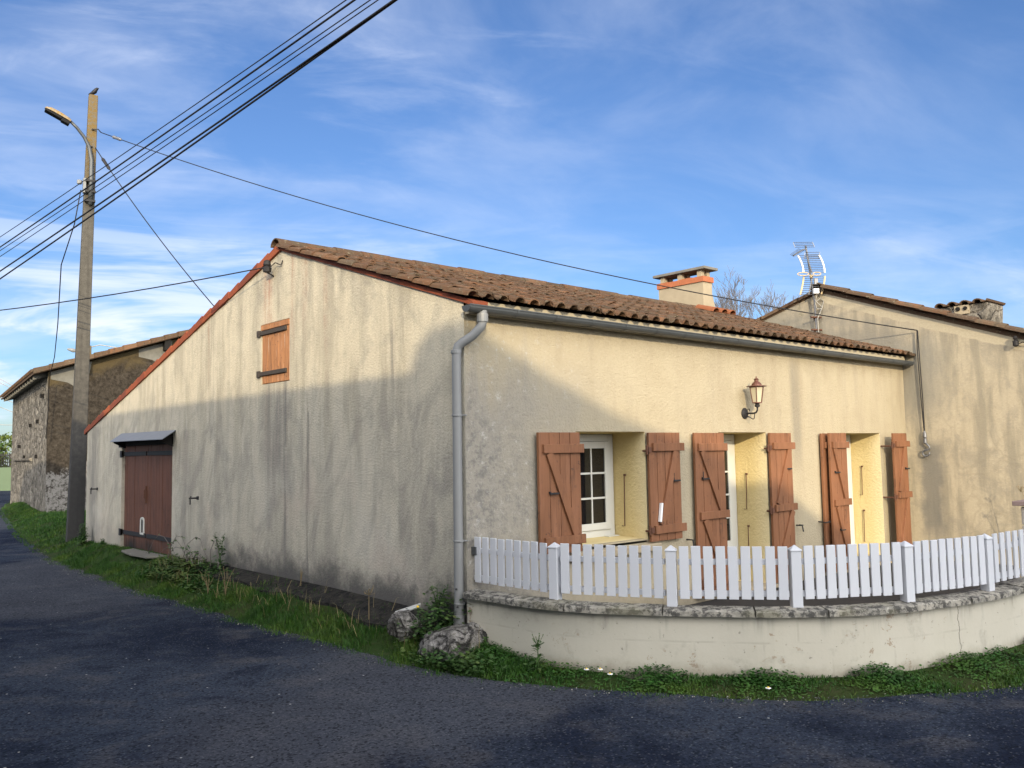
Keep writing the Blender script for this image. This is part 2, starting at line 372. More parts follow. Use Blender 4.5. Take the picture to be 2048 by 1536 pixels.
def mat_coping():
    g = G('lichened_coping', .93, .15); o = g.obj(); n1 = g.noise(o, 5, 6, .72, .4); n2 = g.noise(o, 16, 5, .75); n3 = g.noise(o, 2.2, 3)
    c = g.mix(g.step(n1, .3, .7), (0.198, 0.190, 0.167), (0.360, 0.337, 0.288))
    c = g.mix(g.m('MULTIPLY', g.step(n2, .45, .57), .85), c, (.035, .035, .035))
    c = g.mix(mul(g, g.step(g.noise(o, 9, 6, .75), .58, .66), .8), c, (0.450, 0.432, 0.378))
    c = g.mix(mul(g, g.step(n3, .5, .65), .4), c, (0.198, 0.185, 0.118))
    return g.out(c, g.bump(g.m('ADD', n2, n1), .7, .02))

def mat_rock():
    g = G('weathered_limestone', .9, .2); o = g.obj(); n1 = g.noise(o, 9, 8, .78, .8); n2 = g.noise(o, 5, 7, .75, 1.4)
    c = g.mix(g.step(n1, .40, .60), (.10, .095, .088), (.44, .42, .39))
    c = g.mix(g.m('MULTIPLY', g.step(n2, .49, .55), .9), c, (.022, .020, .020))
    c = g.mix(mul(g, g.step(g.noise(o, 16, 6, .75), .56, .64), .6), c, (.10, .095, .055))
    e = g.voro(o, 11, 'DISTANCE_TO_EDGE'); c = g.mix(mul(g, g.step(e, .03, .0), g.step(n1, .4, .6), .6), c, (.02, .018, .018))
    return g.out(c, g.bump(g.m('ADD', n1, n2), 1.0, .06))

def mat_pole():
    g = G('lichened_concrete', .9, .2); o = g.obj(); x, y, z = g.xyz(o)
    n = g.noise(o, 9, 6, .7); c = g.mix(g.step(n, .3, .7), (0.071, 0.066, 0.056), (0.102, 0.095, 0.081))
    st = g.noise(g.comb(g.m('MULTIPLY', x, 14), g.m('MULTIPLY', y, 14), g.m('MULTIPLY', z, .4)), 1, 4)
    c = g.mix(g.m('MULTIPLY', g.step(st, .45, .7), .4), c, (0.050, 0.046, 0.040))
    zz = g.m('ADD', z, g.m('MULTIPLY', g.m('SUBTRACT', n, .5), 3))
    c = g.mix(mul(g, g.step(zz, 6.7, 8.2), .8), c, (0.167, 0.108, 0.031))
    c = g.mix(mul(g, g.step(zz, 7.0, 7.8), g.step(g.noise(o, 15, 5, .75), .45, .58), .85), c, (0.124, 0.115, 0.096))
    c = g.mix(mul(g, g.step(zz, 4.2, 1.0, 0, 1), .7), c, (0.030, 0.031, 0.035))  # shade on the lower shaft, painted into the concrete colour
    return g.out(c, g.bump(n, .4, .01))

def mat_stone(name):
    g = G(name, .93, .15); o = g.obj()
    wv = g.n('ShaderNodeVectorMath', {0: o, 1: g.scale(g.n('ShaderNodeTexNoise', {'Vector': o, 'Scale': 3, 'Detail': 3}).outputs[1], .25)}, operation='ADD').outputs[0]
    sv = g.n('ShaderNodeVectorMath', {0: wv, 1: (1, 1, 1.7)}, operation='MULTIPLY').outputs[0]
    e = g.voro(sv, 2.6, 'DISTANCE_TO_EDGE'); idc = g.n('ShaderNodeSeparateColor', {0: g.voro(sv, 2.6, 'F1', 1)}).outputs[0]
    c = g.ramp(idc, [(0, (.20, .18, .15)), (.4, (.27, .245, .205)), (.7, (.16, .145, .12)), (1, (.34, .31, .26))])
    n = g.noise(o, 6, 6, .75); c = g.mix(g.m('MULTIPLY', g.step(n, .42, .58), .85), c, (.060, .054, .045))
    c = g.mix(g.m('MULTIPLY', g.step(g.noise(g.scale(o, 1.0), 2.1, 5, .7), .55, .62), .6), c, (.33, .30, .25))
    c = g.mix(g.step(e, .04, .0, 0, .5), c, (.13, .115, .10))
    hole = mul(g, g.step(idc, .94, .96), .0)
    h = g.m('ADD', g.m('MULTIPLY', g.step(e, 0, .12), .5), g.m('MULTIPLY', n, 1.0))
    return g.out(c, g.bump(h, 1.0, .06))

def mat_barngable():
    g = G('decayed_barn_render', .95, .1); o = g.obj(); x, y, z = g.xyz(o)
    n = g.noise(o, 9, 7, .8); n1 = g.noise(o, 2.2, 5, .7, .4)
    c = g.mix(g.step(n, .35, .68), (0.022, 0.018, 0.014), (0.064, 0.054, 0.042))
    c = g.mix(mul(g, g.step(n, .66, .72), .8), c, (0.257, 0.239, 0.202))
    zz = g.m('SUBTRACT', g.m('ADD', z, g.m('MULTIPLY', g.m('SUBTRACT', n1, .5), 1.2)), g.m('MULTIPLY', x, .31))
    c = g.mix(g.step(zz, 3.65, 4.15), c, (0.086, 0.066, 0.035))
    c = g.mix(mul(g, g.step(zz, 1.25, 1.15), g.step(x, 1.25, 1.0, 0, 1), g.step(n, .38, .55), .75), c, (.26, .25, .235))
    return g.out(c, g.bump(n, .9, .03))

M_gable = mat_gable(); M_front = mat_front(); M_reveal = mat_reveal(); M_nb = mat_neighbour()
M_tile = mat_tile('lichened_clay_tile'); M_tile_new = mat_tile('orange_clay_tile', .75, .25); M_tile_ridge = mat_tile('grey_ridge_tile', 0, 1.3); M_tile_barn = mat_tile('brown_barn_tile', 0, 1.2)
M_rim = mat_rim()
M_shut = mat_wood('brown_shutter_paint', (.190, .083, .040), (.028, .02, .018), 'x', 1.0)
M_door = mat_wood('red_brown_door_paint', (.105, .044, .027), (.012, .008, .007), 'y', 1.0)
M_attic = mat_wood('faded_orange_wood', (.40, .185, .078), (.05, .03, .02), 'y', 1.0, .9)
M_iron = plain('black_iron', (.022, .021, .022), .6, .3, 30)
M_oldiron = plain('weathered_iron', (.055, .046, .040), .8, .4, 30)
M_rust = plain('rusty_iron', (.10, .045, .028), .8, .4, 30)
M_white = plain('white_lacquer', (.78, .79, .80), .35, .02, 4, .4)
M_chip = plain('flaking_white_board', (.42,.42,.40), .75, .6, 35)
M_fence = plain('white_vinyl', (.50, .515, .55), .4, .025, 3, .4)
M_frame = plain('white_window_frame', (.56, .56, .52), .35, .03, 5, .5)
M_zinc = plain('grey_zinc', (.07, .077, .082), .45, .25, 6, .5, 0, .25)
M_galv = plain('pale_galvanised_sheet', (.19, .205, .235), .5, .15, 5, .4)
M_pvc = plain('grey_downpipe', (.20, .205, .205), .45, .06, 5, .4)
M_wire = plain('black_cable', (.012, .012, .014), .6, .1, 5)
M_wire_g = plain('grey_cable', (.33, .32, .29), .6, .1, 5)
M_dark = plain('dark_interior', (.012, .011, .010), .9, .2, 3)
M_fleck = plain('bright_fleck', (.62, .60, .56), .8, .2, 20)
g = G('loose_grit', .9, .2); M_grit = g.out(g.ramp(g.rnd(), [(0, (.02, .023, .03)), (.5, (.06, .062, .07)), (.85, (.12, .12, .12)), (1, (.42, .40, .36))]))
M_asph = mat_asphalt(); M_ground = mat_ground()
M_grass = mat_blade('grass_blade', (.010, .042, .005), (.036, .096, .011), (.20, .155, .06))
M_clover = mat_blade('clover_leaf', (.015, .058, .008), (.034, .100, .016), (.06, .11, .025))
M_weed = mat_blade('weed_leaf', (.022, .060, .014), (.05, .095, .025), (.10, .08, .03))
M_straw = plain('straw', (.22, .18, .09), .8, .3, 20)
M_stalk = plain('dry_stalk', (.17, .13, .07), .9, .3, 20)
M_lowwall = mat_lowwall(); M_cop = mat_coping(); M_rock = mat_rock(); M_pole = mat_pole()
M_stone = mat_stone('rubble_stone'); M_bgable = mat_barngable()
g = G('dirty_concrete', .95, .1); _o = g.obj(); _n = g.noise(_o, 5, 7, .78, .6); _n2 = g.noise(_o, 17, 5, .7)
_c = g.mix(g.step(_n, .35, .65), (.014, .014, .015), (.045, .042, .036)); _c = g.mix(g.m('MULTIPLY', g.step(_n2, .56, .68), .7), _c, (.085, .075, .052)); _c = g.mix(g.m('MULTIPLY', g.step(_n2, .42, .3), .7), _c, (.006, .006, .007))
M_conc = g.out(_c, g.bump(g.m('ADD', _n, _n2), .9, .03))
M_slab = plain('pale_slab', (.16, .155, .135), .95, .35, 7, .15, .5)
M_paving = plain('terrace_paving', (.035, .033, .032), .9, .35, 4, .2, .3)
M_chim = plain('chimney_render', (.34, .285, .20), .93, .22, 5, .15, .4)
M_brick = plain('orange_brick', (.36, .125, .06), .85, .25, 8, .2, .3)
M_band = plain('cream_mortar_band', (.42, .37, .27), .93, .2, 7, .15, .4)
M_slabcap = plain('chimney_cap_concrete', (.17, .16, .14), .93, .35, 9, .15, .4)
M_copper = plain('bronzed_lantern_metal', (.13, .055, .038), .5, .3, 20, .5, 0, .3)
M_alu = plain('weathered_aluminium', (.17, .175, .19), .5, .2, 20, .5, 0, .6)
M_purple = plain('mauve_cap_stone', (.20, .15, .145), .9, .15, 10)
M_slate = plain('blue_grey_cap', (.17, .19, .23), .7, .1, 10)
M_block = plain('grey_pillar_block', (.40, .37, .33), .92, .15, 7, .15, .3)
M_beige = plain('beige_pillar_render', (.50, .39, .23), .92, .12, 7, .15, .3)
M_bark = plain('grey_bark', (.13, .115, .105), .95, .25, 20)
M_lamp = G('lichened_lamp_cover', .7, .3)
_o = M_lamp.obj(); M_lamp = M_lamp.out(M_lamp.mix(M_lamp.step(M_lamp.noise(_o, 16, 5, .7), .4, .6), (.27, .165, .04), (.25, .21, .15)))
def glassy(name, col, rough=.06):
    g = G(name, rough, .6); return g.out((*col, 1))
M_pane = glassy('dark_window_pane', (.008, .008, .009), .05)
M_lglass = plain('frosted_lantern_glass', (.47, .42, .30), .3, .12, 9, .5)
M_lens = plain('dark_lamp_lens', (.012, .012, .012), .55, .1, 9, .1)
M_opp = plain('pale_house_render', (.66, .63, .57), .92, .1, 2)
M_green = plain('pale_green_render', (.10, .14, .085), .9, .1, 2)
M_bird = plain('black_feathers', (.012, .012, .015), .5, .3, 40)

# ------------------------------------------------------------------ terrain, lane, terrace
EDGE = [(14,-5.2),(7,-4.75),(4.4,-4.45),(2.9,-4.12),(2.1,-3.83),(1.55,-3.52),(1.0,-3.15),(.52,-2.7),(.12,-2.1),(-.22,-1.55),(-.42,-1.15),(-.57,-.75),(-.67,-.32),(-.70,.1),(-.70,.7),(-.72,1.3),(-.76,1.8),(-.84,2.8),(-.83,4.5),(-.90,6.1),(-.80,8.7),(-.72,11.3),(-.45,13.3),(.1,17.5),(.9,22.2),(1.9,28.),(4.,37.),(7.,48.),(14,58),(40,66)]
def smooth_poly(P, sub):
    out = []
    for i in range(len(P)-1):
        p0 = Vector(P[max(i-1,0)]); p1 = Vector(P[i]); p2 = Vector(P[i+1]); p3 = Vector(P[min(i+2,len(P)-1)])
        k = max(1, int((p2-p1).length/sub))
        for j in range(k):
            t = j/k
            out.append(.5*((2*p1) + (p2-p0)*t + (2*p0-5*p1+4*p2-p3)*t*t + (3*p1-p0-3*p2+p3)*t**3))
    out.append(Vector(P[-1])); return out
EP = smooth_poly([Vector(p) for p in EDGE], .12)
EA = np.array([(p.x, p.y) for p in EP])
ET = np.zeros_like(EA); ET[1:-1] = EA[2:] - EA[:-2]; ET[0] = EA[1]-EA[0]; ET[-1] = EA[-1]-EA[-2]
ET /= np.linalg.norm(ET, axis=1)[:, None]
EN = np.stack([ET[:,1], -ET[:,0]], 1)           # points away from the lane (inwards)
def edge_dist(x, y):
    x = np.atleast_1d(x); y = np.atleast_1d(y); out = np.empty(len(x))
    for i in range(0, len(x), 4000):
        d = np.stack([x[i:i+4000], y[i:i+4000]], 1)[:, None, :] - EA[None]
        k = (d**2).sum(2).argmin(1); dd = d[np.arange(len(k)), k]
        out[i:i+4000] = np.sign((dd*EN[k]).sum(1))*np.sqrt((dd**2).sum(1))
    return out
def ss(t): t = np.clip(t, 0, 1); return t*t*(3-2*t)
def ground_z(x, y):
    x = np.atleast_1d(np.asarray(x, float)); y = np.atleast_1d(np.asarray(y, float))
    d = edge_dist(x, y)
    H = .06 + .23*ss((y+1.0)/1.6) - .05*ss((y-8)/5) + .45*ss((y-24)/12)
    z = -.035 + ss(d/.85)*H + .035*ss(d/.12)
    return z
def gz(x, y): return float(ground_z(x, y)[0])

xs = np.unique(np.concatenate([np.arange(-2, 6, .16), np.arange(6, 14, .8), np.linspace(14, 60, 14), [80, 120, 200, 350], np.arange(-12, -2, 1.5), [-20, -35, -60, -120, -350]]))
ys = np.unique(np.concatenate([np.arange(-5.6, 14, .16), np.arange(14, 30, .4), np.arange(30, 64, 2), [70, 90, 130, 200, 350], np.arange(-16, -5.6, 1.5), [-25, -40, -80, -200, -350]]))
X, Y = np.meshgrid(xs, ys); Z = ground_z(X.ravel(), Y.ravel())
# under the cottage, terrace and neighbour the sheet stays just below their floors
ins = (X.ravel() > .25) & (X.ravel() < 17) & (Y.ravel() > -2.0) & (Y.ravel() < 10.9)
ins |= (X.ravel() > 3.6) & (X.ravel() < 9.) & (Y.ravel() > -3.0) & (Y.ravel() < 5)
ins |= ((X.ravel()-3.45)**2 + Y.ravel()**2 < 3.05**2) & (X.ravel() > .2) & (Y.ravel() < .5)
Z = np.where(ins, np.minimum(Z, -.03), Z)
nx, ny = len(xs), len(ys)
idx = np.arange(nx*ny).reshape(ny, nx)
F = np.stack([idx[:-1,:-1], idx[:-1,1:], idx[1:,1:], idx[1:,:-1]], -1).reshape(-1, 4)
me = bpy.data.meshes.new('ground'); me.from_pydata(np.stack([X.ravel(), Y.ravel(), Z], 1).tolist(), [], F.tolist()); me.materials.append(M_ground)
me.polygons.foreach_set('use_smooth', [True]*len(me.polygons))
o = bpy.data.objects.new('ground', me); COL.objects.link(o); tag(o, 'soil and turf around the houses', kind='structure')

# lane: asphalt sheet with a ragged inner edge
b = MB(); N = len(EA)
jit = np.array([mnoise.noise(Vector((i*.55, 3.3, 0)))*.05 + mnoise.noise(Vector((i*.12, 8.1, 0)))*.06 for i in range(N)])
inner = EA + EN*(jit + .02)[:, None]
outs = [0, .4, 1.2, 3, 6.5]
def outpt(i, w): return EA[i] - EN[i]*w
bound = []
for i in range(N): bound.append((inner[i,0], inner[i,1], 0.0))
far = [(60, 62, 0), (20, 90, 0), (-6, 60, 0), (-7.0, 36, 0), (-7.4, 12, 0), (-7.6, -14, 0), (-2, -15, 0), (14, -13, 0), (40, -11, 0), (40, -5.6, 0)]
me = bpy.data.meshes.new('road'); bm = bmesh.new()
vs = [bm.verts.new(p) for p in bound + far]
es = [bm.edges.new((vs[i], vs[(i+1) % len(vs)])) for i in range(len(vs))]
bmesh.ops.triangle_fill(bm, use_beauty=True, use_dissolve=False, edges=es, normal=(0, 0, 1))
bmesh.ops.recalc_face_normals(bm, faces=bm.faces)
for f in bm.faces:
    if f.normal.z < 0: f.normal_flip()
bm.to_mesh(me); bm.free(); me.materials.append(M_asph)
o = bpy.data.objects.new('road', me); COL.objects.link(o); tag(o, 'patched dark asphalt lane curving round the cottage', kind='structure')

# coping curve (outer top edge) from the house corner round to the gate
COPE = [(-.10,-.06),(-.07,-.45),(-.02,-.95),(.13,-1.40),(.42,-1.87),(.69,-2.22),(1.0,-2.60),(1.62,-3.07),(2.5,-3.37),(3.35,-3.49),(4.2,-3.53),(5.6,-3.55)]
CP = smooth_poly([Vector(p) for p in COPE], .06)
CA = np.array([(p.x, p.y) for p in CP])
CT = np.gradient(CA, axis=0); CT /= np.linalg.norm(CT, axis=1)[:, None]
CN = np.stack([-CT[:,1], CT[:,0]], 1)           # inwards (towards terrace)
clen = np.concatenate([[0], np.cumsum(np.linalg.norm(np.diff(CA, axis=0), axis=1))])
def cope_at(s, inset=0):
    p = np.array([np.interp(s, clen, CA[:,0]), np.interp(s, clen, CA[:,1])]); n = np.array([np.interp(s, clen, CN[:,0]), np.interp(s, clen, CN[:,1])]); n /= np.linalg.norm(n)
    return p + n*inset, n

gw = thing('garden_wall', (0, 0, 0), 'low curved cream-painted garden wall with flaking paint under the picket fence', 'garden wall')
b = MB()
for i in range(len(CA)-1):
    a0 = CA[i] + CN[i]*.05; a1 = CA[i+1] + CN[i+1]*.05; b0 = CA[i] + CN[i]*.24; b1 = CA[i+1] + CN[i+1]*.24
    b.quad((*a0,-.2),(*a1,-.2),(*a1,.494),(*a0,.494)); b.quad((*b1,-.2),(*b0,-.2),(*b0,.494),(*b1,.494)); b.quad((*a0,.494),(*a1,.494),(*b1,.494),(*b0,.494))
b.build('wall', M_lowwall, gw, smooth=False)
s0 = 0.0; lens = [.72, .42, .80, .70, .55, .78, .62, .84, .6, .75, .7, .7, .6]
for L in lens:
    if s0 >= clen[-1]-.1: break
    s1 = min(s0 + L, clen[-1]); k = max(2, int((s1-s0)/.05)); dz = random.uniform(-.006, .006); di = random.uniform(-.008, .008)
    vs = []; fs = []
    for j in range(k+1):
        s = s0 + .006 + (s1-s0-.012)*j/k; p, n = cope_at(s)
        w = mnoise.noise(Vector((s*7, 1, 0)))*.010 + mnoise.noise(Vector((s*23, 5, 0)))*.005
        top = .548 + dz + mnoise.noise(Vector((s*11, 9, 0)))*.006
        for off, z in ((w+di, .495), (w*.6+di, top-.010), (.012+w+di, top), (.15, top+.012+w*.3), (.275, top-.012), (.285, .495)):
            q = p + n*off; vs.append((q[0], q[1], z))
    m6 = 6
    for j in range(k):
        for q in range(m6): fs.append((j*m6+q, j*m6+(q+1) % m6, (j+1)*m6+(q+1) % m6, (j+1)*m6+q))
    fs += [tuple(range(m6-1, -1, -1)), tuple(range(k*m6, k*m6+m6))]
    MB().add(vs, fs).build('coping_stone', M_cop, gw)
    s0 = s1

# terrace
b = MB(); k = 0
pts = [(*(CA[i] + CN[i]*.2), 0.0) for i in range(0, len(CA), 4)] + [(9.03, -3.45, 0), (9.03, -.004, 0), (.3, -.004, 0)]
b.add(pts, [tuple(range(len(pts)))]); o = b.build('terrace', M_paving); tag(o, 'paved terrace floor behind the picket fence', kind='structure')

# dark concrete strip along the foot of the gable
b = MB(); st = []
for i, y in enumerate(np.arange(.25, 6.3, .15)):
    w = .30 + .12*mnoise.noise(Vector((y*1.3, 2, 0))) - .1*ss((y-4.5)/1.8)
    st.append((y, w))
for (y0, w0), (y1, w1) in zip(st, st[1:]):
    z0 = gz(-w0*.9, y0)+.018; z1 = gz(-w1*.9, y1)+.018
    b.quad((-.003, y0, gz(-.01,y0)+.03), (-.003, y1, gz(-.01,y1)+.03), (-w1, y1, z1), (-w0, y0, z0)); b.quad((-w0, y0, z0), (-w1, y1, z1), (-w1, y1, z1-.2), (-w0, y0, z0-.2))
o = b.build('pavement', M_conc); tag(o, 'narrow dark concrete strip at the foot of the gable wall', kind='structure')
t = MB(); t.prism([(-.30,7.45,.26),(-.02,7.3,.26),(-.02,8.9,.26),(-.26,8.75,.26),(-.34,8.1,.26)], (0,0,.035)); o = t.build('stone_slab', M_slab, bevel=.01, loc=(-.2,8,.27)); tag(o, 'worn pale threshold slab at the foot of the brown shed door', 'stone slab')

# ------------------------------------------------------------------ main cottage
house = thing('cottage', (0, 0, 0), 'long low cottage with stained cream render, brown shutters and mossy clay tile roof', 'house')
RIDGE_Y, RIDGE_Z, EAVE_Z, BACK_Y, BACK_Z, LEN = 3.69, 4.365, 3.182, 11.66, 2.30, 9.045
def rz(y): return EAVE_Z + (RIDGE_Z-EAVE_Z)*y/RIDGE_Y if y <= RIDGE_Y else RIDGE_Z + (BACK_Z-RIDGE_Z)*(y-RIDGE_Y)/(BACK_Y-RIDGE_Y)
def strips(b, breaks, holes, topf, bot, emit, mi):
    """wall face cut into strips round its openings"""
    for a, c in zip(breaks, breaks[1:]):
        hs = sorted([(h[2], h[3]) for h in holes if h[0] <= a+1e-6 and h[1] >= c-1e-6]); z = bot
        for h0, h1 in hs: emit(b, a, c, z, z, h0, h0, mi); z = h1
        emit(b, a, c, z, z, topf(a), topf(c), mi)
b = MB()
gh = [(3.43, 4.20, 2.70, 3.475), (7.25, 9.62, .20, 2.06)]
br = sorted(set([0, RIDGE_Y, BACK_Y] + [q for h in gh for q in h[:2]] + [1.2, 2.4, 5.5, 10.6]))
strips(b, br, gh, rz, -.15, lambda b, a, c, z0, z1, t0, t1, mi: b.quad((0,c,z1),(0,a,z0),(0,a,t0),(0,c,t1), mi), 0)
OPEN = [(1.45, 2.548, .80, 1.984), (3.93, 4.970, 0.03, 1.980), (6.74, 8.129, 0.03, 1.972)]
br = sorted(set([0, LEN] + [q for h in OPEN for q in h[:2]]))
strips(b, br, OPEN, lambda x: 3.13, -.15, lambda b, a, c, z0, z1, t0, t1, mi: b.quad((a,0,z0),(c,0,z1),(c,0,t1),(a,0,t0), mi), 1)
for x0, x1, z0, z1 in OPEN:                    # deep reveals
    D = .56
    b.quad((x0,0,z0),(x0,0,z1),(x0,D,z1),(x0,D,z0), 2); b.quad((x1,0,z1),(x1,0,z0),(x1,D,z0),(x1,D,z1), 2)
    b.quad((x0,0,z1),(x1,0,z1),(x1,D,z1-.015),(x0,D,z1-.015), 2); b.quad((x0,0,z0),(x0,D,z0+.02),(x1,D,z0+.02),(x1,0,z0), 2)
for y0, y1, z0, z1 in gh:
    D = .14
    b.quad((0,y0,z0),(D,y0,z0),(D,y0,z1),(0,y0,z1)); b.quad((0,y1,z0),(0,y1,z1),(D,y1,z1),(D,y1,z0)); b.quad((0,y0,z1),(D,y0,z1),(D,y1,z1),(0,y1,z1)); b.quad((0,y0,z0),(0,y1,z0),(D,y1,z0),(D,y0,z0))
    b.quad((D,y0,z0),(D,y1,z0),(D,y1,z1),(D,y0,z1), 3)
b.quad((0,BACK_Y,-.15),(LEN,BACK_Y,-.15),(LEN,BACK_Y,2.25),(0,BACK_Y,2.25), 0)
b.quad((.02,.6,.03),(LEN,.6,.03),(LEN,.6,2.2),(.02,.6,2.2), 3)
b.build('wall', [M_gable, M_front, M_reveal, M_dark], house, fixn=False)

# roof: canal tiles laid one by one on the front slope
def tile(b, org, dwn, side, up, L, r0, r1, seg=6, th=.013, inv=False, mi=0):
    """half-cone tile from org (upper end) along dwn; r0 upper, r1 lower radius"""
    org, dwn, side, up = Vector(org), Vector(dwn), Vector(side), Vector(up); sg = -1 if inv else 1
    vs = []; fs = []; n = seg+1
    for e, (d, r) in enumerate(((0, r0), (L, r1))):
        for sh in (0, 1):
            rr = r - sh*th
            for j in range(n):
                q = PI*j/seg; vs.append(org + dwn*d + side*(rr*math.cos(q)) + up*(sg*rr*.82*math.sin(q)))
    for j in range(seg):
        fs.append((j, j+1, 2*n+j+1, 2*n+j)); fs.append((n+j+1, n+j, 3*n+j, 3*n+j+1)); fs.append((2*n+j, 2*n+j+1, 3*n+j+1, 3*n+j))
    fs += [(0, 2*n, 3*n, n), (seg, n+seg, 3*n+seg, 2*n+seg)]
    b.add(vs, fs, mi)
def tile_slope(b, p0, p1, side, ncol, pitch, rows, r=.092, over=.09, chan=True, col0=0, jit=1.0):
    """p0 upper end, p1 lower end of first column"""
    p0, p1, side = Vector(p0), Vector(p1), Vector(side); d = (p1-p0); L = d.length; d.normalize(); up = side.cross(d).normalized()
    if up.z < 0: up = -up
    e = L/rows
    for c in range(col0, ncol):
        wob = random.uniform(-.012, .012)*jit
        for k in range(rows):
            dd = (d + side*random.uniform(-.025, .025)*jit + up*(.035 + random.uniform(-.012, .012)*jit)).normalized()
            o = p0 + side*(c*pitch + wob + random.uniform(-.007, .007)*jit) + d*(e*k - over*.5 + random.uniform(-.018, .018)*jit) + up*(.004 + random.uniform(-.007, .007)*jit)
            tile(b, o, dd, side, up, e + over, r*.80, r)
            if chan:
                o2 = p0 + side*((c+.5)*pitch + random.uniform(-.006, .006)) + d*(e*k - over*.5) + up*(r*.82)
                tile(b, o2, (d+up*.02).normalized(), side, up, e+over, r*.98, r*.82, seg=4, inv=True)
b = MB()
sl = (Vector((0, -.15, 3.175)) - Vector((0, 3.66, 4.385)))
tile_slope(b, (-.012, 3.62, 4.378), (-.012, -.125, 3.206), (1, 0, 0), 49, .185, 13, r=.073)
roof = b.build('roof', M_tile, house, fixn=True)
b = MB(); b.prism([(.02,-.02,3.162),(.02,3.69,4.345),(.02,11.75,2.26),(.02,11.75,2.34),(.02,3.69,4.405),(.02,-.02,3.21)], (9.01,0,0))
b.build('roof_deck', M_tile, roof)
b = MB()
x = -.01
while x < 8.6:
    L = random.uniform(.40, .47); zz = 4.40 + random.uniform(-.01, .01)
    tile(b, (x+L, 3.69, zz+.022), (-1, 0, -.03), (0, 1, 0), (0, 0, 1), L+.06, .10, .122, seg=8, th=.018); x += L
b.build('ridge', M_tile_ridge, roof)
b = MB(); b.prism([(.0,3.54,4.36),(.0,3.84,4.36),(.0,3.78,4.43),(.0,3.69,4.455),(.0,3.60,4.43)], (.5,0,0)); b.build('ridge_mortar', M_slabcap, roof)
b = MB(); x = 8.78
for i in range(1):
    tile(b, (9.04, 3.69, 4.42), (-1, 0, 0), (0, 1, 0), (0, 0, 1), .3, .13, .15, seg=8, th=.018)
for c in range(3):
    b.cut(); tile(b, (8.30+c*.26, 3.42, 4.40), (0, -.95, -.30), (1, 0, 0), (0, -.3, .95), .42, .085, .10)
b.pieces('new_tile', M_tile_new, roof)
b = MB(); b.prism([(8.2,3.50,4.395),(8.2,3.58,4.42),(8.2,3.58,4.44),(8.2,3.49,4.41)], (.84,0,-.01)); b.build('flashing', M_zinc, roof)
# flashing of red tiles against the neighbour's wall
b = MB(); 
for i in range(9):
    y = 3.4 - i*.4; y2 = y-.42; b.prism([(8.93, y, rz(y)+.07), (8.93, y2, rz(y2)+.085), (8.93, y2, rz(y2)+.125), (8.93, y, rz(y)+.11)], (.11, 0, 0))
b.build('abutment', M_tile_barn, roof)
# verge tiles on the gable edge
def verge(name, y0, y1, n, th, h, lift, mat, jit):
    b = MB(); d = Vector((0, y1-y0, rz(y1)-rz(y0))); L = d.length; d.normalize(); up = Vector((0, -d.z, d.y)); up = up if up.z > 0 else -up
    for i in range(n):
        p = Vector((0, y0, rz(y0))) + d*(L*i/n); a = d*(L/n*1.06)
        t = up*(lift+random.uniform(-.006, .006)*jit); lo = up*(.002); 
        tilt = up*.022*jit
        x0 = -.022 - random.uniform(0, .010)*jit; x1 = .16
        q = [p+lo, p+a+lo-tilt*.2, p+a+t, p+t+tilt]
        b.prism([(x0, v.y, v.z) for v in q], (x1-x0, 0, 0))
    return b.build(name, mat, roof)
verge('verge', RIDGE_Y-.02, -.13, 10, .05, 0, .042, M_rim, .35)
verge('verge', RIDGE_Y-.05, 11.78, 27, .05, 0, .075, M_rim, 1.25)
# eave mortar bed and fascia under the tiles
b = MB(); b.box((.02,-.05,3.07),(9.03,-.001,3.20)); b.build('eave_band', M_band, house)
# gutter
gut = None; b = MB(); n = 9; gy, gzc, gr = -.150, 3.124, .058
def arcprof(r): return [(gy - r*math.cos(PI*j/(n-1)), gzc - r*math.sin(PI*j/(n-1))) for j in range(n)]
for x0, x1 in ((-.09, 9.0),):
    po, pi = arcprof(gr), arcprof(gr-.006)
    vs = [(x, y, z - .003*(x)) for x in (x0, x1) for (y, z) in po + pi[::-1]]; m = 2*n
    b.add(vs, [(j, (j+1) % m, m+(j+1) % m, m+j) for j in range(m)])
b.add([(-.092, y, z) for y, z in arcprof(gr+.004)] , [tuple(range(n))]); b.add([(9.002, y, z-.027) for y, z in arcprof(gr)], [tuple(range(n))])
b.tube([(-.09, gy-gr, gzc+.004), (9.0, gy-gr, gzc+.004-.027)], .007, 6)
gut = b.build('gutter', M_zinc, house, smooth=False)
b = MB()
for x in np.arange(.5, 9, .52):
    b.cut(); po, pi = arcprof(gr+.006), arcprof(gr-.001); vs = [(xx, y, z-.003*x) for xx in (x-.012, x+.012) for (y, z) in po + pi[::-1]]; m = 2*n
    b.add(vs, [(j, (j+1) % m, m+(j+1) % m, m+j) for j in range(m)])
b.pieces('gutter_joint', M_zinc, gut)
b = MB(); b.tube([(.095,-.158,3.09),(.095,-.158,2.985),(.085,-.15,2.945),(.03,-.09,2.86),(-.03,-.01,2.80),(-.055,.02,2.77),(-.066,.03,2.72),(-.068,.032,2.6),(-.068,.035,1.5),(-.068,.04,.38),(-.068,.05,.2)], .043, 14)
pipe = b.build('downpipe', M_pvc, house, smooth=True)
b = MB()
for z in (2.70, 2.12, .98, .42): b.lathe([(.046,0),(.0505,.002),(.0505,.03 if z>2.5 else .016),(.046,.032 if z>2.5 else .018)], (-.068, .034, z), 14); b.cut()
b.lathe([(.05,0),(.053,.0),(.053,.075),(.05,.075)], (.095,-.158,2.985), 14); b.cut(); b.lathe([(.05,0),(.0505,.0),(.0505,.09),(.05,.09)], (-.068,.042,.24), 14)
b.pieces('pipe_collar', M_pvc, pipe)
b = MB()
for z in (2.12, .98): b.tube([(-.068,.034,z+.01),(-.005,-.03,z+.01)], .008, 6); b.cut()
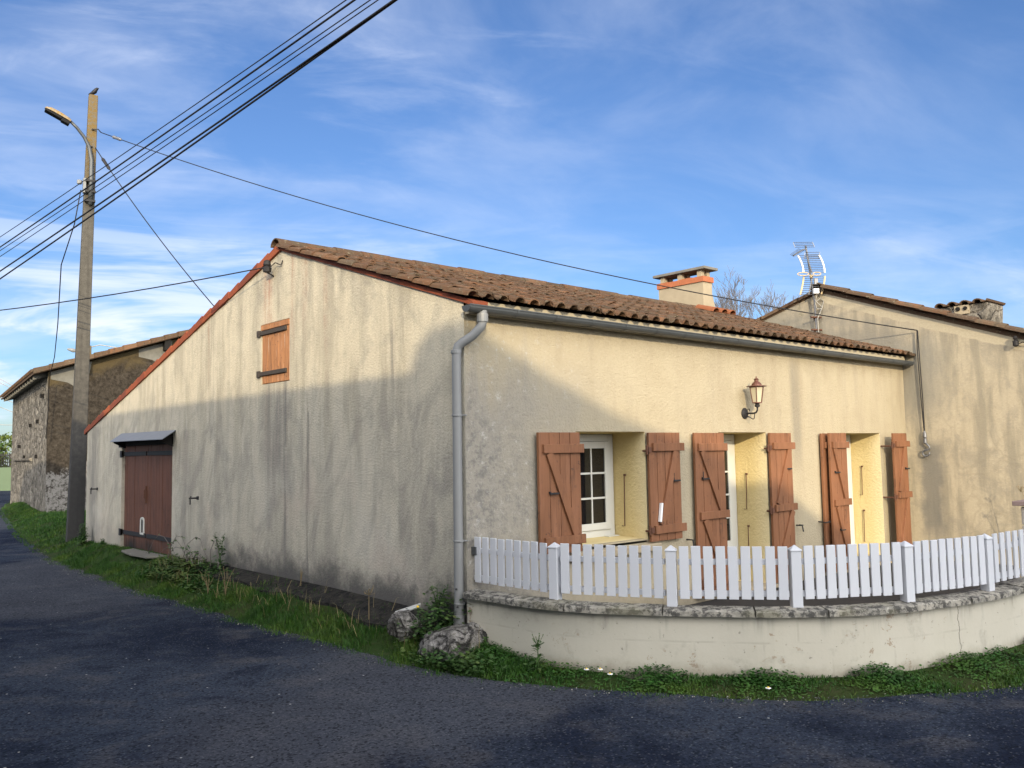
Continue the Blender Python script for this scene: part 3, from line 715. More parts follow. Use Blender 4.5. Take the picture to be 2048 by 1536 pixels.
b.pieces('pipe_clip', M_pvc, pipe)
b = MB()
for p in ((-.113,.02,.56),(-.110,.008,.40)): b.lathe([(.004,0),(.012,.004),(.012,.008),(.004,.011)], p, 8); b.cut()
b.pieces('pipe_screw', M_iron, pipe)

# attic shutter
def plank_panel(b, ax, u0, u1, z0, z1, d0, d1, n, gap=.004, wob=.004):
    w = (u1-u0)/n
    for i in range(n):
        a, c = u0+i*w+gap/2, u0+(i+1)*w-gap/2; e = random.uniform(-1, 1)*wob; zz = random.uniform(-1, 1)*wob
        if ax == 'y': b.box((d0+e*.5, a, z0), (d1, c, z1))
        else: b.box((a, d0+e*.5, z0+zz), (c, d1, z1))
ash = MB(); plank_panel(ash, 'y', 3.44, 4.18, 2.71, 3.45, .005, .05, 5, .010, .006)
asho = ash.build('attic_shutter', M_attic, house, bevel=.003); asho['label'] = 'small faded orange plank shutter high in the gable'
b = MB(); b.box((-.012,3.435,3.40),(.02,4.19,3.465)); b.build('top_board', M_attic, asho)
for z in (3.362, 2.838):
    b = MB(); b.box((-.020,3.50,z-.026),(.004,4.27,z+.026)); b.box((-.03,4.215,z-.042),(.002,4.285,z+.042)); b.build('strap_hinge', M_oldiron, asho, bevel=.004)
# shed door
for (y0, y1) in ((8.46, 9.60), (7.27, 8.45)):
    b = MB(); plank_panel(b, 'y', y0, y1, .23, 2.0, .05, .095, 9, .005, .008); dr = b.build('shed_door', M_door, house, bevel=.003)
    ext = .11 if y0 > 8 else 0
    for z in (1.865, .52):
        b = MB(); b.box((.030, y0+.04, z-.035), (.046, y1+ext-.0, z+.035))
        if ext: b.box((-.01, y1+.02, z-.06), (.034, y1+ext, z+.06))
        b.build('strap_hinge', M_iron, dr, bevel=.004)
    if y0 > 8:
        b = MB(); ctr = (8.66, .67)
        out = [(8.575,.53),(8.745,.53),(8.745,.76),(8.72,.80),(8.66,.815),(8.60,.80),(8.575,.76)]
        inn = [(8.605,.56),(8.715,.56),(8.715,.75),(8.70,.775),(8.66,.785),(8.62,.775),(8.605,.75)]
        vs = [(.028, y, z) for y, z in out+inn] + [(.05, y, z) for y, z in out+inn]
        fs = [(i, (i+1) % 7, 7+(i+1) % 7, 7+i) for i in range(7)] + [(i, i+14, (i+1) % 7+14, (i+1) % 7) for i in range(7)] + [(7+i, 7+(i+1) % 7, 21+(i+1) % 7, 21+i) for i in range(7)]
        b.add(vs, fs).build('cat_flap_frame', M_frame, dr)
        b = MB(); b.prism([(.041, y, z) for y, z in inn], (.004, 0, 0)); b.build('cat_flap', M_dark, dr)
        b = MB(); b.box((.02,8.475,1.05),(.045,8.50,1.33)); b.tube([(.03,8.49,1.12),(.005,8.49,1.14),(.005,8.49,1.26),(.03,8.49,1.28)], .008, 6); b.build('handle', M_rust, dr)
b = MB(); b.box((-.02,7.22,2.0),(.12,9.66,2.11)); b.box((-.02,9.62,1.98),(.10,9.74,2.10)); b.build('lintel', M_dark, house)
b = MB(); b.prism([(.0,7.13,2.20),(.0,9.66,2.215),(-.26,9.45,2.072),(-.27,6.93,2.062)], (0,0,.010)); aw = b.build('awning', M_galv, house); aw['label'] = 'thin grey sheet metal canopy over the shed door'
b = MB()
for y in (7.22, 9.40): b.prism([(-.005,y,2.16),(-.005,y,1.96),(-.22,y,2.06)], (0,.03,0)); b.cut()
b.pieces('bracket', M_dark, aw)
# wall hooks either side of the shed door, insulator at the apex
for y, z in ((10.97, 1.235), (6.23, 1.20)):
    b = MB(); b.tube([(.0,y,z),(-.10,y,z),(-.13,y+.01,z+.0)], .011, 6); b.tube([(-.10,y,z+.03),(-.115,y,z),(-.11,y+.01,z-.09)], .010, 6); b.box((-.012,y-.03,z-.025),(.0,y+.03,z+.025)); b.build('door_stay', M_iron, house)
b = MB(); b.tube([(0,3.86,4.06),(-.09,3.84,4.09),(-.10,3.84,4.15)], .012, 6); b.lathe([(.02,0),(.05,.01),(.055,.06),(.035,.08),(.05,.10),(.04,.15),(.02,.16)], (-.10,3.84,4.09), 10); b.tube([(-.10,3.80,4.14),(-.06,3.70,4.20),(-.02,3.62,4.16),(-.01,3.6,4.22)], .007, 5); b.build('insulator', M_iron, house)

# shutters on the front
def brace_poly(b, x0, z0, x1, z1, w, y0, y1):
    d = Vector((x1-x0, 0, z1-z0)).normalized(); nn = Vector((-d.z, 0, d.x))*w*.5; a, c = Vector((x0, y1, z0)), Vector((x1, y1, z1))
    b.prism([a-nn, c-nn, c+nn, a+nn], (0, y0-y1, 0))
def shutter(x0, x1, z0, z1, rails, braces, y=-.035, th=.032, hinge='l', nplank=4, rot=0, label=None):
    """leaf folded back against the wall; rails and braces sit on its outer face"""
    b = MB(); plank_panel(b, 'x', x0, x1, z0, z1, y-th, y, nplank, .006, .004); lf = b.build('shutter', M_shut, house, bevel=.003, loc=((x0 if hinge == 'l' else x1), y, z0))
    if label: lf['label'] = label
    f = y-th
    for z in rails:
        e = .045; a, c = (x0+.05, x1+e) if hinge == 'l' else (x0+.05, x1+.03)
        b = MB(); b.box((a, f-.030, z-.045), (c, f-.0005, z+.045)); b.build('rail', M_shut, lf, bevel=.004)
    for (xa, za, xb, zb) in braces:
        b = MB(); brace_poly(b, xa, za, xb, zb, .085, f-.027, f-.0005); b.build('brace', M_shut, lf, bevel=.003)
    return lf, f
def latch(lf, x, z, f, up=True):
    b = MB(); b.box((x, f-.03, z-.010), (x+.12, f-.012, z+.008)); b.box((x+.002, f-.022, z), (x+.016, f-.001, z+.02))
    if up: b.tube([(x+.01,f-.02,z),(x+.008,f-.025,z+.085)], .006, 5)
    b.build('latch', M_iron, lf)
def pintle(lf, x, z, y):
    b = MB(); b.tube([(x,0,z-.01),(x,y-.015,z-.01)], .012, 6); b.tube([(x,y-.015,z-.05),(x,y-.015,z+.05)], .015, 8); b.box((x, y-.04, z-.03),(x+.05, y-.034, z+.03)); b.build('hinge', M_rust, lf)
lf, f = shutter(.857, 1.440, .775, 1.972, (1.81, .90), ((.985, 1.765, 1.345, .945),), hinge='r', label='wide left shutter of the window, paint worn dark near its latch'); latch(lf, .98, 1.37, f, False)
lf, f = shutter(2.53, 3.085, .775, 1.972, (1.81, .90), ((2.98, 1.765, 2.71, .945),), hinge='l', label='right shutter of the window with a pale strip on its lower left'); latch(lf, 2.92, 1.43, f); pintle(lf, 2.505, 1.78, -.045); pintle(lf, 2.52, .90, -.045)
b = MB(); brace_poly(b, 2.665, .985, 2.70, 1.19, .03, f-.032, f-.002); b.build('pale_strip', M_white, lf)
lf, f = shutter(3.362, 3.95, .06, 1.970, (1.80, 1.0, .22), ((3.48, 1.76, 3.84, 1.05), (3.50, .95, 3.84, .27)), hinge='r', label='left shutter of the first glazed door, mostly in shade'); latch(lf, 3.47, 1.43, f)
lf, f = shutter(4.955, 5.475, .06, 1.970, (1.80, 1.0, .22), ((5.40, 1.76, 5.08, 1.05), (5.42, .95, 5.06, .27)), hinge='l', label='right shutter of the first glazed door, sunlit at the top'); latch(lf, 5.30, 1.50, f, False); pintle(lf, 4.925, 1.78, -.045); pintle(lf, 4.93, .98, -.045)
lf2, f = shutter(6.27, 6.73, .06, 1.965, (1.80,), (), y=-.03, hinge='r', nplank=3, label='inner leaf of the doubled-back left shutter, seen as a dark edge')
lf, f = shutter(6.33, 6.80, .06, 1.968, (1.80, 1.0, .22), ((6.43, 1.76, 6.70, 1.05), (6.45, .95, 6.70, .27)), y=-.115, hinge='r', nplank=3, label='outer leaf of the doubled-back left shutter, fully sunlit'); latch(lf, 6.42, 1.42, f, False); latch(lf, 6.5, .62, f, False)
lf, f = shutter(8.17, 8.62, .06, 1.965, (1.80, 1.02, .22), ((8.52, 1.76, 8.29, 1.07), (8.54, .97, 8.28, .27)), y=-.16, hinge='l', nplank=3, label='narrow-looking right shutter of the second glazed door standing off the wall'); latch(lf, 8.50, 1.42, f, False); pintle(lf, 8.145, 1.78, -.165); pintle(lf, 8.15, 1.0, -.165)
b = MB(); b.tube([(5.62,.0,.74),(5.62,-.09,.74),(5.625,-.1,.66)], .010, 6); b.tube([(5.55,-.09,.755),(5.64,-.09,.745)], .008, 5); b.build('shutter_stay', M_iron, house)
b = MB(); b.tube([(3.24,.0,.74),(3.24,-.09,.74),(3.25,-.1,.62)], .010, 6); b.build('shutter_stay', M_iron, house)
b = MB(); b.tube([(6.2,.0,.75),(6.2,-.11,.74),(6.28,-.13,.75)], .010, 6); b.build('shutter_stay', M_iron, house)
# hanging hook rods in the reveals
for x, z1, z0, yy in ((2.545, 1.50, .93, .30), (4.966, 1.44, .98, .30), (4.966, .76, .2, .30), (8.125, 1.46, 1.02, .30), (8.125, .78, .3, .30)):
    b = MB(); b.tube([(x,yy,z1),(x-.02,yy,z1),(x-.02,yy+.01,z0),(x-.02,yy+.05 if z0 > .9 else yy,z0)], .006, 5); b.lathe([(.008,0),(.016,.004),(.016,.02),(.008,.024)], (x-.012,yy,z1-.01), 8); b.build('hook_rod', M_rust, house)

# window and glazed doors
def glazing(name, x0, x1, z0, z1, y, split, rows, cols, kick=0, s=.075):
    b = MB(); t = .08
    b.box((x0,y,z0),(x0+t,y+.06,z1)); b.box((x1-t,y,z0),(x1,y+.06,z1)); b.box((x0+t,y,z1-t),(x1-t,y+.06,z1)); b.box((x0+t,y,z0),(x1-t,y+.06,z0+t))
    w = b.build(name, M_frame, house, bevel=.004)
    for a, c in ((x0+t+.003, split-.003), (split+.003, x1-t-.003)):
        zb = z0+t+.003; zt = z1-t-.003; yf = y-.018
        b = MB(); b.box((a,yf,zb),(a+s,yf+.05,zt)); b.box((c-s,yf,zb),(c,yf+.05,zt)); b.box((a+s,yf,zt-s),(c-s,yf+.05,zt)); b.box((a+s,yf,zb),(c-s,yf+.05,zb+s+kick))
        gz0, gz1 = zb+s+kick, zt-s
        for r in range(1, rows): zz = gz0+(gz1-gz0)*r/rows; b.box((a+s,yf+.006,zz-.011),(c-s,yf+.034,zz+.011))
        for q in range(1, cols): xx = a+s+(c-a-2*s)*q/cols; b.box((xx-.010,yf+.004,gz0),(xx+.010,yf+.036,gz1))
        b.build('sash', M_frame, w, bevel=.003)
        b = MB(); b.box((a+s*.9,yf+.014,gz0-.01),(c-s*.9,yf+.022,gz1+.01)); b.build('pane', M_pane, w)
    return w
glazing('window', 1.45, 2.535, .815, 1.966, .47, 1.86, 3, 2)
glazing('glazed_door', 3.94, 4.96, .04, 1.962, .47, 4.40, 4, 1, .35, .105); glazing('glazed_door', 6.75, 8.12, .04, 1.955, .47, 7.40, 4, 1, .35, .115)
b = MB(); b.box((1.30,-.075,.672),(2.70,-.001,.755)); b.box((1.46,.0,.755),(2.54,.46,.803)); b.build('window_sill', M_chim, house, bevel=.012)
b = MB(); b.box((2.35,.40,.804),(2.53,.47,.825)); b.build('sill_strip', M_frame, house)
for x0, x1 in ((3.9, 5.0), (6.7, 8.16)):
    b = MB(); b.box((x0,-.10,.004),(x1,.45,.045)); b.build('threshold', M_chim, house, bevel=.01)

# main chimney
b = MB(); X0, X1, Y0, Y1 = 8.66, 8.95, 3.55, 4.62
b.box((X0,Y0,4.1),(X1,Y1,4.965)); b.prism([(X1,Y0,4.75),(X1+.10,Y0,4.45),(X1+.10,Y0,4.3),(X1,Y0,4.3)], (0,Y1-Y0,0)); ch = b.build('chimney', M_chim, house)
ch['label'] = 'cream rendered chimney with orange brick band and flat slab cap'
b = MB()
for i in range(4):
    L = (Y1-Y0+.06)/4; b.box((X0-.025,Y0-.03+i*L,4.967),(X1+.02,Y0-.03+(i+1)*L-.004,5.07+.01*(i % 2)))
b.build('brick_band', M_brick, ch)
b = MB()
for y in (Y0+.04, (Y0+Y1)/2-.03, Y1-.14):
    b.box((X0+.01,y,5.065),(X0+.11,y+.10,5.20)); b.cut(); b.box((X1-.10,y,5.065),(X1,y+.10,5.20)); b.cut()
b.pieces('cap_support', M_chim, ch)
b = MB(); b.box((X0-.06,Y0-.09,5.20),(X1+.09,Y1+.10,5.255)); b.build('cap_slab', M_slabcap, ch, bevel=.01)

# wall lantern
WL = (4.508, 0, 2.217)
lan = thing('wall_lantern', WL, 'bronzed six-sided lantern on a scrolled wall bracket above the first glazed door', 'wall lamp')
cx, cy, cz = 4.508, -.19, 2.30
b = MB(); b.lathe([(.072,0),(.070,.012),(.045,.028),(.02,.034)], (4.508,0,2.217), 16, ax=Matrix.Rotation(PI/2, 3, 'X')); b.build('backplate', M_iron, lan)
b = MB(); b.tube([(4.508,-.02,2.217),(4.508,-.13,2.213),(4.508,-.17,2.222),(4.508,-.188,2.25),(4.508,-.19,2.30)], .011, 8)
b.tube([(4.508,-.03,2.19),(4.508,-.08,2.165),(4.508,-.12,2.14),(4.508,-.14,2.15),(4.508,-.145,2.18),(4.508,-.15,2.21)], .006, 6)
b.tube([(4.508,-.03,2.24),(4.508,-.05,2.265),(4.508,-.075,2.27),(4.508,-.08,2.25),(4.508,-.065,2.245)], .005, 6); b.build('arm', M_iron, lan)
b = MB(); b.lathe([(.012,0),(.032,.008),(.032,.03),(.022,.042),(.045,.055)], (cx,cy,2.285), 12); b.build('base_cup', M_iron, lan)
b = MB(); b.lathe([(.058,0),(.090,.195)], (cx,cy,2.345), 6); b.build('glass', M_lglass, lan)
b = MB()
for j in range(6):
    q = 2*PI*(j+.5)/6; b.tube([(cx+.060*math.cos(q),cy+.060*math.sin(q),2.343),(cx+.093*math.cos(q),cy+.093*math.sin(q),2.543)], .006, 5)
b.lathe([(.05,0),(.066,.0),(.066,.012),(.05,.012)], (cx,cy,2.337), 6); b.lathe([(.085,0),(.099,.0),(.099,.012),(.085,.012)], (cx,cy,2.535), 6); b.build('glazing_bar', M_copper, lan)
b = MB(); b.lathe([(.125,0),(.125,.006),(.066,.014),(.060,.03),(.040,.055),(.026,.065),(.026,.085),(.034,.092),(.02,.102),(.008,.105),(.006,.128),(.001,.132)], (cx,cy,2.546), 14); b.build('hood', M_copper, lan, smooth=False)

# ------------------------------------------------------------------ neighbour's house at the right
nb = thing('neighbour_house', (9.05, 0, 0), 'stained grey-beige gabled house with a television aerial, adjoining the cottage', 'house')
def nz(y): return 4.47 - (1.37-y)*.372 if y <= 1.37 else 4.47 - (y-1.37)*.315
b = MB(); yl, yr = 5.2, -3.4
for a, c in ((yr,-1.5),(-1.5,1.37),(1.37,3.0),(3.0,yl)): b.quad((9.05,c,-.15),(9.05,a,-.15),(9.05,a,nz(a)),(9.05,c,nz(c)))
b.quad((9.05,yr,-.15),(17,yr,-.15),(17,yr,nz(yr)),(9.05,yr,nz(yr))); b.quad((9.05,yl,-.15),(17,yl,-.15),(17,yl,nz(yl)),(9.05,yl,nz(yl)))
b.add([(17,yr,-.15),(17,yl,-.15),(17,yl,nz(yl)),(17,1.37,nz(1.37)),(17,yr,nz(yr))], [(0,1,2,3,4)]); b.build('wall', M_nb, nb)
b = MB()
tile_slope(b, (9.10, 1.30, 4.50), (9.10, -3.6, nz(-3.6)+.03), (1, 0, 0), 24, .19, 14, r=.074)
nroof = b.build('roof', M_tile, nb)
b = MB(); b.prism([(9.04,-3.6,nz(-3.6)),(9.04,1.37,4.465),(9.04,5.4,nz(5.4)),(9.04,5.4,nz(5.4)+.06),(9.04,1.37,4.53),(9.04,-3.6,nz(-3.6)+.06)], (8,0,0)); b.build('roof_deck', M_tile, nroof)
b = MB(); d = Vector((0,-1,-.372)).normalized()
for i in range(12):
    p = Vector((8.985, 1.30, 4.535)) + d*(i*.43); tile(b, p, (d+Vector((0,0,.03))).normalized(), (1,0,0), (0,-.35,.93), .50, .075+random.uniform(-.004,.006), .09)
b.build('verge', M_tile_barn, nroof)
b = MB()
for i in range(14):
    p = Vector((9.0, 1.38, 4.54)); d2 = Vector((0, 1, -.315)).normalized()
    if i < 9: b.prism([(8.99, (p+d2*i*.4).y, (p+d2*i*.4).z-.05), (8.99, (p+d2*(i*.4+.42)).y, (p+d2*(i*.4+.42)).z-.05), (8.99, (p+d2*(i*.4+.42)).y, (p+d2*(i*.4+.42)).z), (8.99, (p+d2*i*.4).y, (p+d2*i*.4).z+.012)], (.3,0,0))
b.build('back_verge', M_tile_barn, nroof)
b = MB(); x = 8.97
while x < 16.5: tile(b, (x+.45, 1.37, 4.52), (-1,0,-.02), (0,1,0), (0,0,1), .5, .12, .14, seg=8, th=.018); x += .43
b.build('ridge', M_tile_ridge, nroof)
# rubble chimney capped with canal tiles
b = MB(); cxa, cxb, cya, cyb = 9.42, 10.1, -1.16, -.42
vs = []; fs = []; K = 10; Hn = 5
ring = [(cxa,cyb),(cxa,(cya+cyb)/2),(cxa,cya),((cxa+cxb)/2,cya),(cxb,cya),(cxb,(cya+cyb)/2),(cxb,cyb),((cxa+cxb)/2,cyb)]
for h in range(Hn+1):
    z = 3.3 + (3.97-3.3)*h/Hn
    for j, (x, y) in enumerate(ring):
        vs.append((x+mnoise.noise(Vector((x*5,y*5,z*5)))*.03, y+mnoise.noise(Vector((x*5,y*5,z*5+9)))*.03-(.02*(h-3) if y < -1 else 0), z))
for h in range(Hn):
    for j in range(8): fs.append((h*8+j, h*8+(j+1) % 8, (h+1)*8+(j+1) % 8, (h+1)*8+j))
fs.append(tuple(range(Hn*8, Hn*8+8))); b.add(vs, fs); nch = b.build('chimney', M_stone, nroof)
nch['label'] = 'squat rubble chimney capped with clay tiles'
b = MB()
for k in range(4): 
    b.cut(); y = -.50 - k*.19; tile(b, (10.15,y,3.98), (-1,0,0), (0,1,0), (0,0,1), .80, .074, .078, th=.02); 
    tile(b, (10.15,y-.095,4.025), (-1,0,0), (0,1,0), (0,0,1), .78, .05, .055, th=.018, inv=True, seg=4)
b.pieces('chimney_tile', M_tile, nch)
b = MB(); b.box((9.39,-.93,3.83),(9.44,-.71,3.97), 0); b.lathe([(.034,0),(.034,.02)], (9.388,-.77,3.915), 10, 1, ax=Matrix.Rotation(-PI/2, 3, 'Y')); b.lathe([(.03,0),(.03,.02)], (9.388,-.88,3.915), 10, 1, ax=Matrix.Rotation(-PI/2, 3, 'Y')); b.build('vent_pot', [M_chim, M_dark], nch)
b = MB(); b.tube([(9.05,-1.70,3.30),(8.98,-1.71,3.31),(8.96,-1.71,3.29)], .012, 6); b.lathe([(.015,0),(.04,.02),(.045,.08),(.02,.1),(.035,.13),(.015,.16)], (8.96,-1.71,3.19), 10); b.tube([(8.96,-1.72,3.22),(8.97,-1.80,3.25),(9.0,-1.9,3.2),(9.03,-1.95,3.0)], .008, 5); b.build('insulator', M_iron, nb)

# hook and clamp at the end of the slack service cable
hk = thing('hanging_hook', (9.0, -.31, 1.65), 'steel hook dangling on a doubled cable down the neighbour\'s stained wall', 'hook')
b = MB()
for dy in (-.012, .014): b.cut(); b.tube([(8.985,-.29+dy*.4,3.60),(8.99,-.285+dy,3.3),(8.995,-.30+dy,2.5),(9.0,-.31+dy*.2,1.95)], .008, 6)
b.pieces('cable', M_wire, hk)
b = MB(); b.lathe([(.010,0),(.028,.01),(.028,.07),(.018,.08),(.03,.10),(.026,.16),(.010,.20)], (9.0,-.31,1.80), 8); b.build('clamp', M_alu, hk)
b = MB(); pts = []
for q in range(-80, 200, 20): pts.append((8.99, -.335+.055*math.cos(R(q)), 1.66+.055*math.sin(R(q))))
b.tube([(8.99,-.31,1.81),(8.99,-.34,1.79),(8.99,-.375,1.755),(8.99,-.38,1.72),(8.99,-.35,1.70),(8.99,-.30,1.695),(8.99,-.27,1.67),(8.99,-.27,1.63),(8.99,-.30,1.60),(8.99,-.34,1.605),(8.99,-.37,1.63),(8.99,-.375,1.66)], .014, 8); b.build('hook', M_alu, hk, smooth=True)

# TV aerials on a mast
an = thing('tv_antenna', (8.95, 1.43, 3.6), 'cluster of grid and rake television aerials on a mast at the gable apex', 'antenna')
RT = Vector((.749, -.663, 0)).normalized(); FW = Vector((.663, .749, 0)).normalized(); UP = Vector((0,0,1)); AC = Vector((8.95, 1.43, 0))
def A3(u, z, w=0): return AC + RT*u + UP*z + FW*w
b = MB(); b.tube([A3(.02,3.62), A3(.0,4.3), A3(-.09,5.12), A3(-.115,5.30)], .017, 8); b.build('mast', M_alu, an)
b = MB()
for z in (4.02, 3.80): b.tube([A3(-.09,z+.01,-.02), A3(.10,z,-.02)], .016, 6); b.tube([A3(0,z,.0), A3(.02,z,.13)], .014, 6); b.cut()
b.pieces('wall_bracket', M_rust, an)
def grid(z0, z1, n, curve, lean, mat):
    b = MB()
    for i in range(n):
        z = z0+(z1-z0)*i/(n-1); u = lean*(z-4.77); b.tube([A3(u-.185,z,-.06), A3(u+.185,z,-.06)], .0042, 4)
    b.tube([A3(lean*(z0-4.77)-.03,z0,-.05), A3(lean*(z1-4.77)-.03,z1,-.05)], .011, 6)
    b.build('grid_reflector', M_alu, an)
    for sx in (-1, 1):
        b = MB(); pts = []
        for i in range(6):
            t = i/5; z = z0+(z1-z0)*t; pts.append((lean*(z-4.77)+sx*.185+.022*(1-(2*t-1)**2)*curve, z))
        for (u0, za), (u1, zb) in zip(pts, pts[1:]):
            b.add([A3(u0-.014,za,-.07),A3(u0+.014,za,-.07),A3(u1+.014,zb,-.07),A3(u1-.014,zb,-.07),A3(u0-.014,za,-.055),A3(u0+.014,za,-.055),A3(u1+.014,zb,-.055),A3(u1-.014,zb,-.055)], [(0,1,2,3),(4,7,6,5),(0,4,5,1),(2,6,7,3),(1,5,6,2),(3,7,4,0)])
        b.build('side_strip', mat, an)
grid(4.80, 5.11, 11, 1, -.27, M_frame); grid(4.42, 4.74, 10, .4, .24, M_beige)
b = MB(); b.box((-.03,-.02,0),(.03,.02,.05), M=Matrix.Translation(A3(-.05,4.72,-.04)))
for s, rr in ((-.17, .10), (.07, .07)):
    b.tube([A3(-.05+s+rr*math.cos(q*PI/6), 4.77+.028*math.sin(q*PI/6), -.12) for q in range(13)], .008, 6)
b.build('dipole', M_beige, an)
b = MB(); b.tube([A3(-.10,5.24), A3(-.19,5.21,-.06), A3(-.42,5.07,-.25)], .013, 6)
for i in range(9):
    t = i/8; c = A3(-.17-.25*t, 5.215-.145*t, -.05-.2*t); b.tube([c-RT*(.13-.04*t)-FW*.1, c+RT*(.05)+FW*.1], .004, 4)
b.build('boom', M_alu, an)
def rake(u0, z0, w, hgt, n, lean):
    b = MB()
    for i in range(n): t = i/(n-1); b.tube([A3(u0-w+lean*t, z0+hgt*t, -.03), A3(u0+w+lean*t, z0+hgt*t, -.03)], .0045, 4)
    for sx in (-1, 1): b.tube([A3(u0+sx*w, z0, -.03), A3(u0+sx*w+lean, z0+hgt, -.03)], .0055, 4)
    b.build('rake_reflector', M_alu, an)
rake(-.14, 5.265, .17, .085, 4, -.03); rake(-.03, 5.06, .13, .11, 4, .02)
b = MB(); b.box((-.045,-.03,0),(.045,.03,.085), M=Matrix.Translation(A3(.0,4.43,-.09)) @ Matrix.Rotation(R(-41), 4, 'Z')); b.build('amplifier_box', M_white, an)
b = MB(); b.box((-.03,-.02,0),(.03,.02,.10), M=Matrix.Translation(A3(.02,4.60,-.05)) @ Matrix.Rotation(R(-41), 4, 'Z')); b.build('junction_box', M_alu, an)
b = MB()
b.tube([A3(.02,4.43,-.06), A3(.0,4.30,-.05), A3(.10,4.22,-.03), A3(.12,4.17,-.03), A3(.02,4.18,-.03), A3(.0,4.28,-.03), A3(.09,4.36,-.03), A3(.15,4.30,-.03), A3(.12,4.2,-.03), A3(.03,4.0,-.03), A3(.035,3.75,-.03), A3(.06,3.55,-.03), A3(.03,3.40,-.06)], .009, 6)
b.tube([A3(.03,3.75,-.03), A3(.15,3.52,.05), A3(.40,3.38,.30), A3(.50,3.37,.42)], .009, 6)
b.build('coax', M_wire_g, an)

# ------------------------------------------------------------------ picket fence
fence = thing('picket_fence', (0, 0, .55), 'white picket fence of flat pickets and capped posts on the curved garden wall', 'fence')
PST = [(.10,-.02), (.155,-.985), (.585,-1.865), (1.195,-2.59), (1.99,-3.095), (2.94,-3.345), (3.60,-3.39)]
p0m = MB(); p0m.box((-.040,-.040,0),(.040,.040,.440)); p0m.add([(-.046,-.046,.440),(.046,-.046,.440),(.046,.046,.440),(-.046,.046,.440),(0,0,.478),(-.046,-.046,.430),(.046,-.046,.430),(.046,.046,.430),(-.046,.046,.430)], [(0,1,4),(1,2,4),(2,3,4),(3,0,4),(0,5,6,1),(1,6,7,2),(2,7,8,3),(3,8,5,0),(8,7,6,5)])
k0m = MB(); k0m.box((-.0365,-.009,0),(.0365,.009,.408))
postmesh = pickmesh = None
for i, (x, y) in enumerate(PST):
    if i in (0, 6): continue
    a, c = PST[i-1], PST[i+1]; ang = math.atan2(c[1]-a[1], c[0]-a[0])
    if postmesh is None: o = p0m.build('post', M_fence, bevel=.003); postmesh = o.data; o.parent = fence
    else: o = bpy.data.objects.new('post', postmesh); COL.objects.link(o); o.parent = fence; bb = o.modifiers.new('bevel', 'BEVEL'); bb.width = .003; bb.segments = 2; bb.limit_method = 'ANGLE'
    o.location = (x, y, 0); o.rotation_euler = (0, 0, ang)
for i in range(6):
    a, c = Vector((*PST[i], 0)), Vector((*PST[i+1], 0)); d = c-a; L = d.length; d.normalize(); nrm = Vector((d.y, -d.x, 0)); ang = math.atan2(d.y, d.x)
    n = 9 if i < 5 else 5; e0 = .05 if i > 0 else -.04; e1 = .05 if i < 5 else -.03; lo = .0; 
    for z in (.345, .10):
        M = Matrix.Translation(a + Vector((0,0,.55+z))) @ Matrix.Rotation(ang, 4, 'Z'); b = MB(); b.box((e0, -.018, -.022), (L-e1, .018, .022), M=M); b.build('rail', M_fence, fence, bevel=.003)
    for k in range(n):
        s = e0 + (L-e0-e1)*(k+.5)/n if i > 0 else .0 + (L-.05)*(k+.45)/n
        p = a + d*s + nrm*.029
        if pickmesh is None: o = k0m.build('picket', M_fence, bevel=.003); pickmesh = o.data; o.parent = fence
        else: o = bpy.data.objects.new('picket', pickmesh); COL.objects.link(o); o.parent = fence; bb = o.modifiers.new('bevel', 'BEVEL'); bb.width = .003; bb.segments = 2; bb.limit_method = 'ANGLE'
        o.location = (p.x, p.y, .06 + random.uniform(-.003, .003)); o.rotation_euler = (0, R(random.uniform(-.5, .5)), ang + R(random.uniform(-1.2, 1.2)))
b = MB(); b.box((.05,-.06,.86),(.11,.0,.93)); b.build('wall_bracket', M_zinc, fence)

# gate pillar and low pier beyond the fence end
gp = thing('gate_pillar', (5.65, -2.75, 0), 'stacked block gate pillar with a mauve capstone beyond the end of the picket fence', 'gate pillar')
b = MB()
for k in range(5): b.box((5.46,-2.80-.36,.10+k*.2),(5.84,-2.80,.10+(k+1)*.2-.008))
b.build('pillar_shaft', M_block, gp, bevel=.012)
b = MB(); b.box((5.40,-3.22,1.105),(5.90,-2.735,1.155)); b.build('capstone', M_purple, gp, bevel=.006)
lp = thing('low_pier', (5.2, -2.95, 0), 'low beige pier with a blue-grey slab cap beside the fence end', 'pier')
b = MB(); b.box((5.075,-3.25,.1),(5.4,-2.88,.73)); b.build('pier', M_beige, lp)
b = MB(); b.box((5.05,-3.27,.732),(5.42,-2.855,.80)); b.build('slab_cap', M_slate, lp, bevel=.006)

# ------------------------------------------------------------------ utility pole, street lamp, bird, cables
PX, PY, PZ0, PZ1 = .10, 12.75, .1, 9.38
pole = thing('utility_pole', (PX, PY, .2), 'tall tapering concrete utility pole with yellow lichen at its top', 'utility pole')
pa = R(-9)
def PM(u, w, z): return Vector((PX + u*math.cos(pa) - w*math.sin(pa) + .165*(z-.2)/9, PY + u*math.sin(pa) + w*math.cos(pa) - .044*(z-.2)/9, z))
LEANX = .0
b = MB(); vs = []
for z, hw, hd in ((PZ0, .155, .12), (PZ1, .085, .08)):
    for u, w in ((-hw,-hd),(hw,-hd),(hw,hd),(-hw,hd)): vs.append(PM(u, w, z))
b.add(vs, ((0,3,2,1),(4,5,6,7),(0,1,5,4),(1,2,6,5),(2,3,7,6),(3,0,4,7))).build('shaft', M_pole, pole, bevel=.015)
b = MB()
for z in (8.62, 8.25, 8.13, 8.01): b.lathe([(.018,0),(.018,.02),(.01,.025)], PM(.0,-.095,z), 8, ax=Matrix.Rotation(PI/2, 3, 'X')); b.cut()
b.pieces('bolt', M_iron, pole)
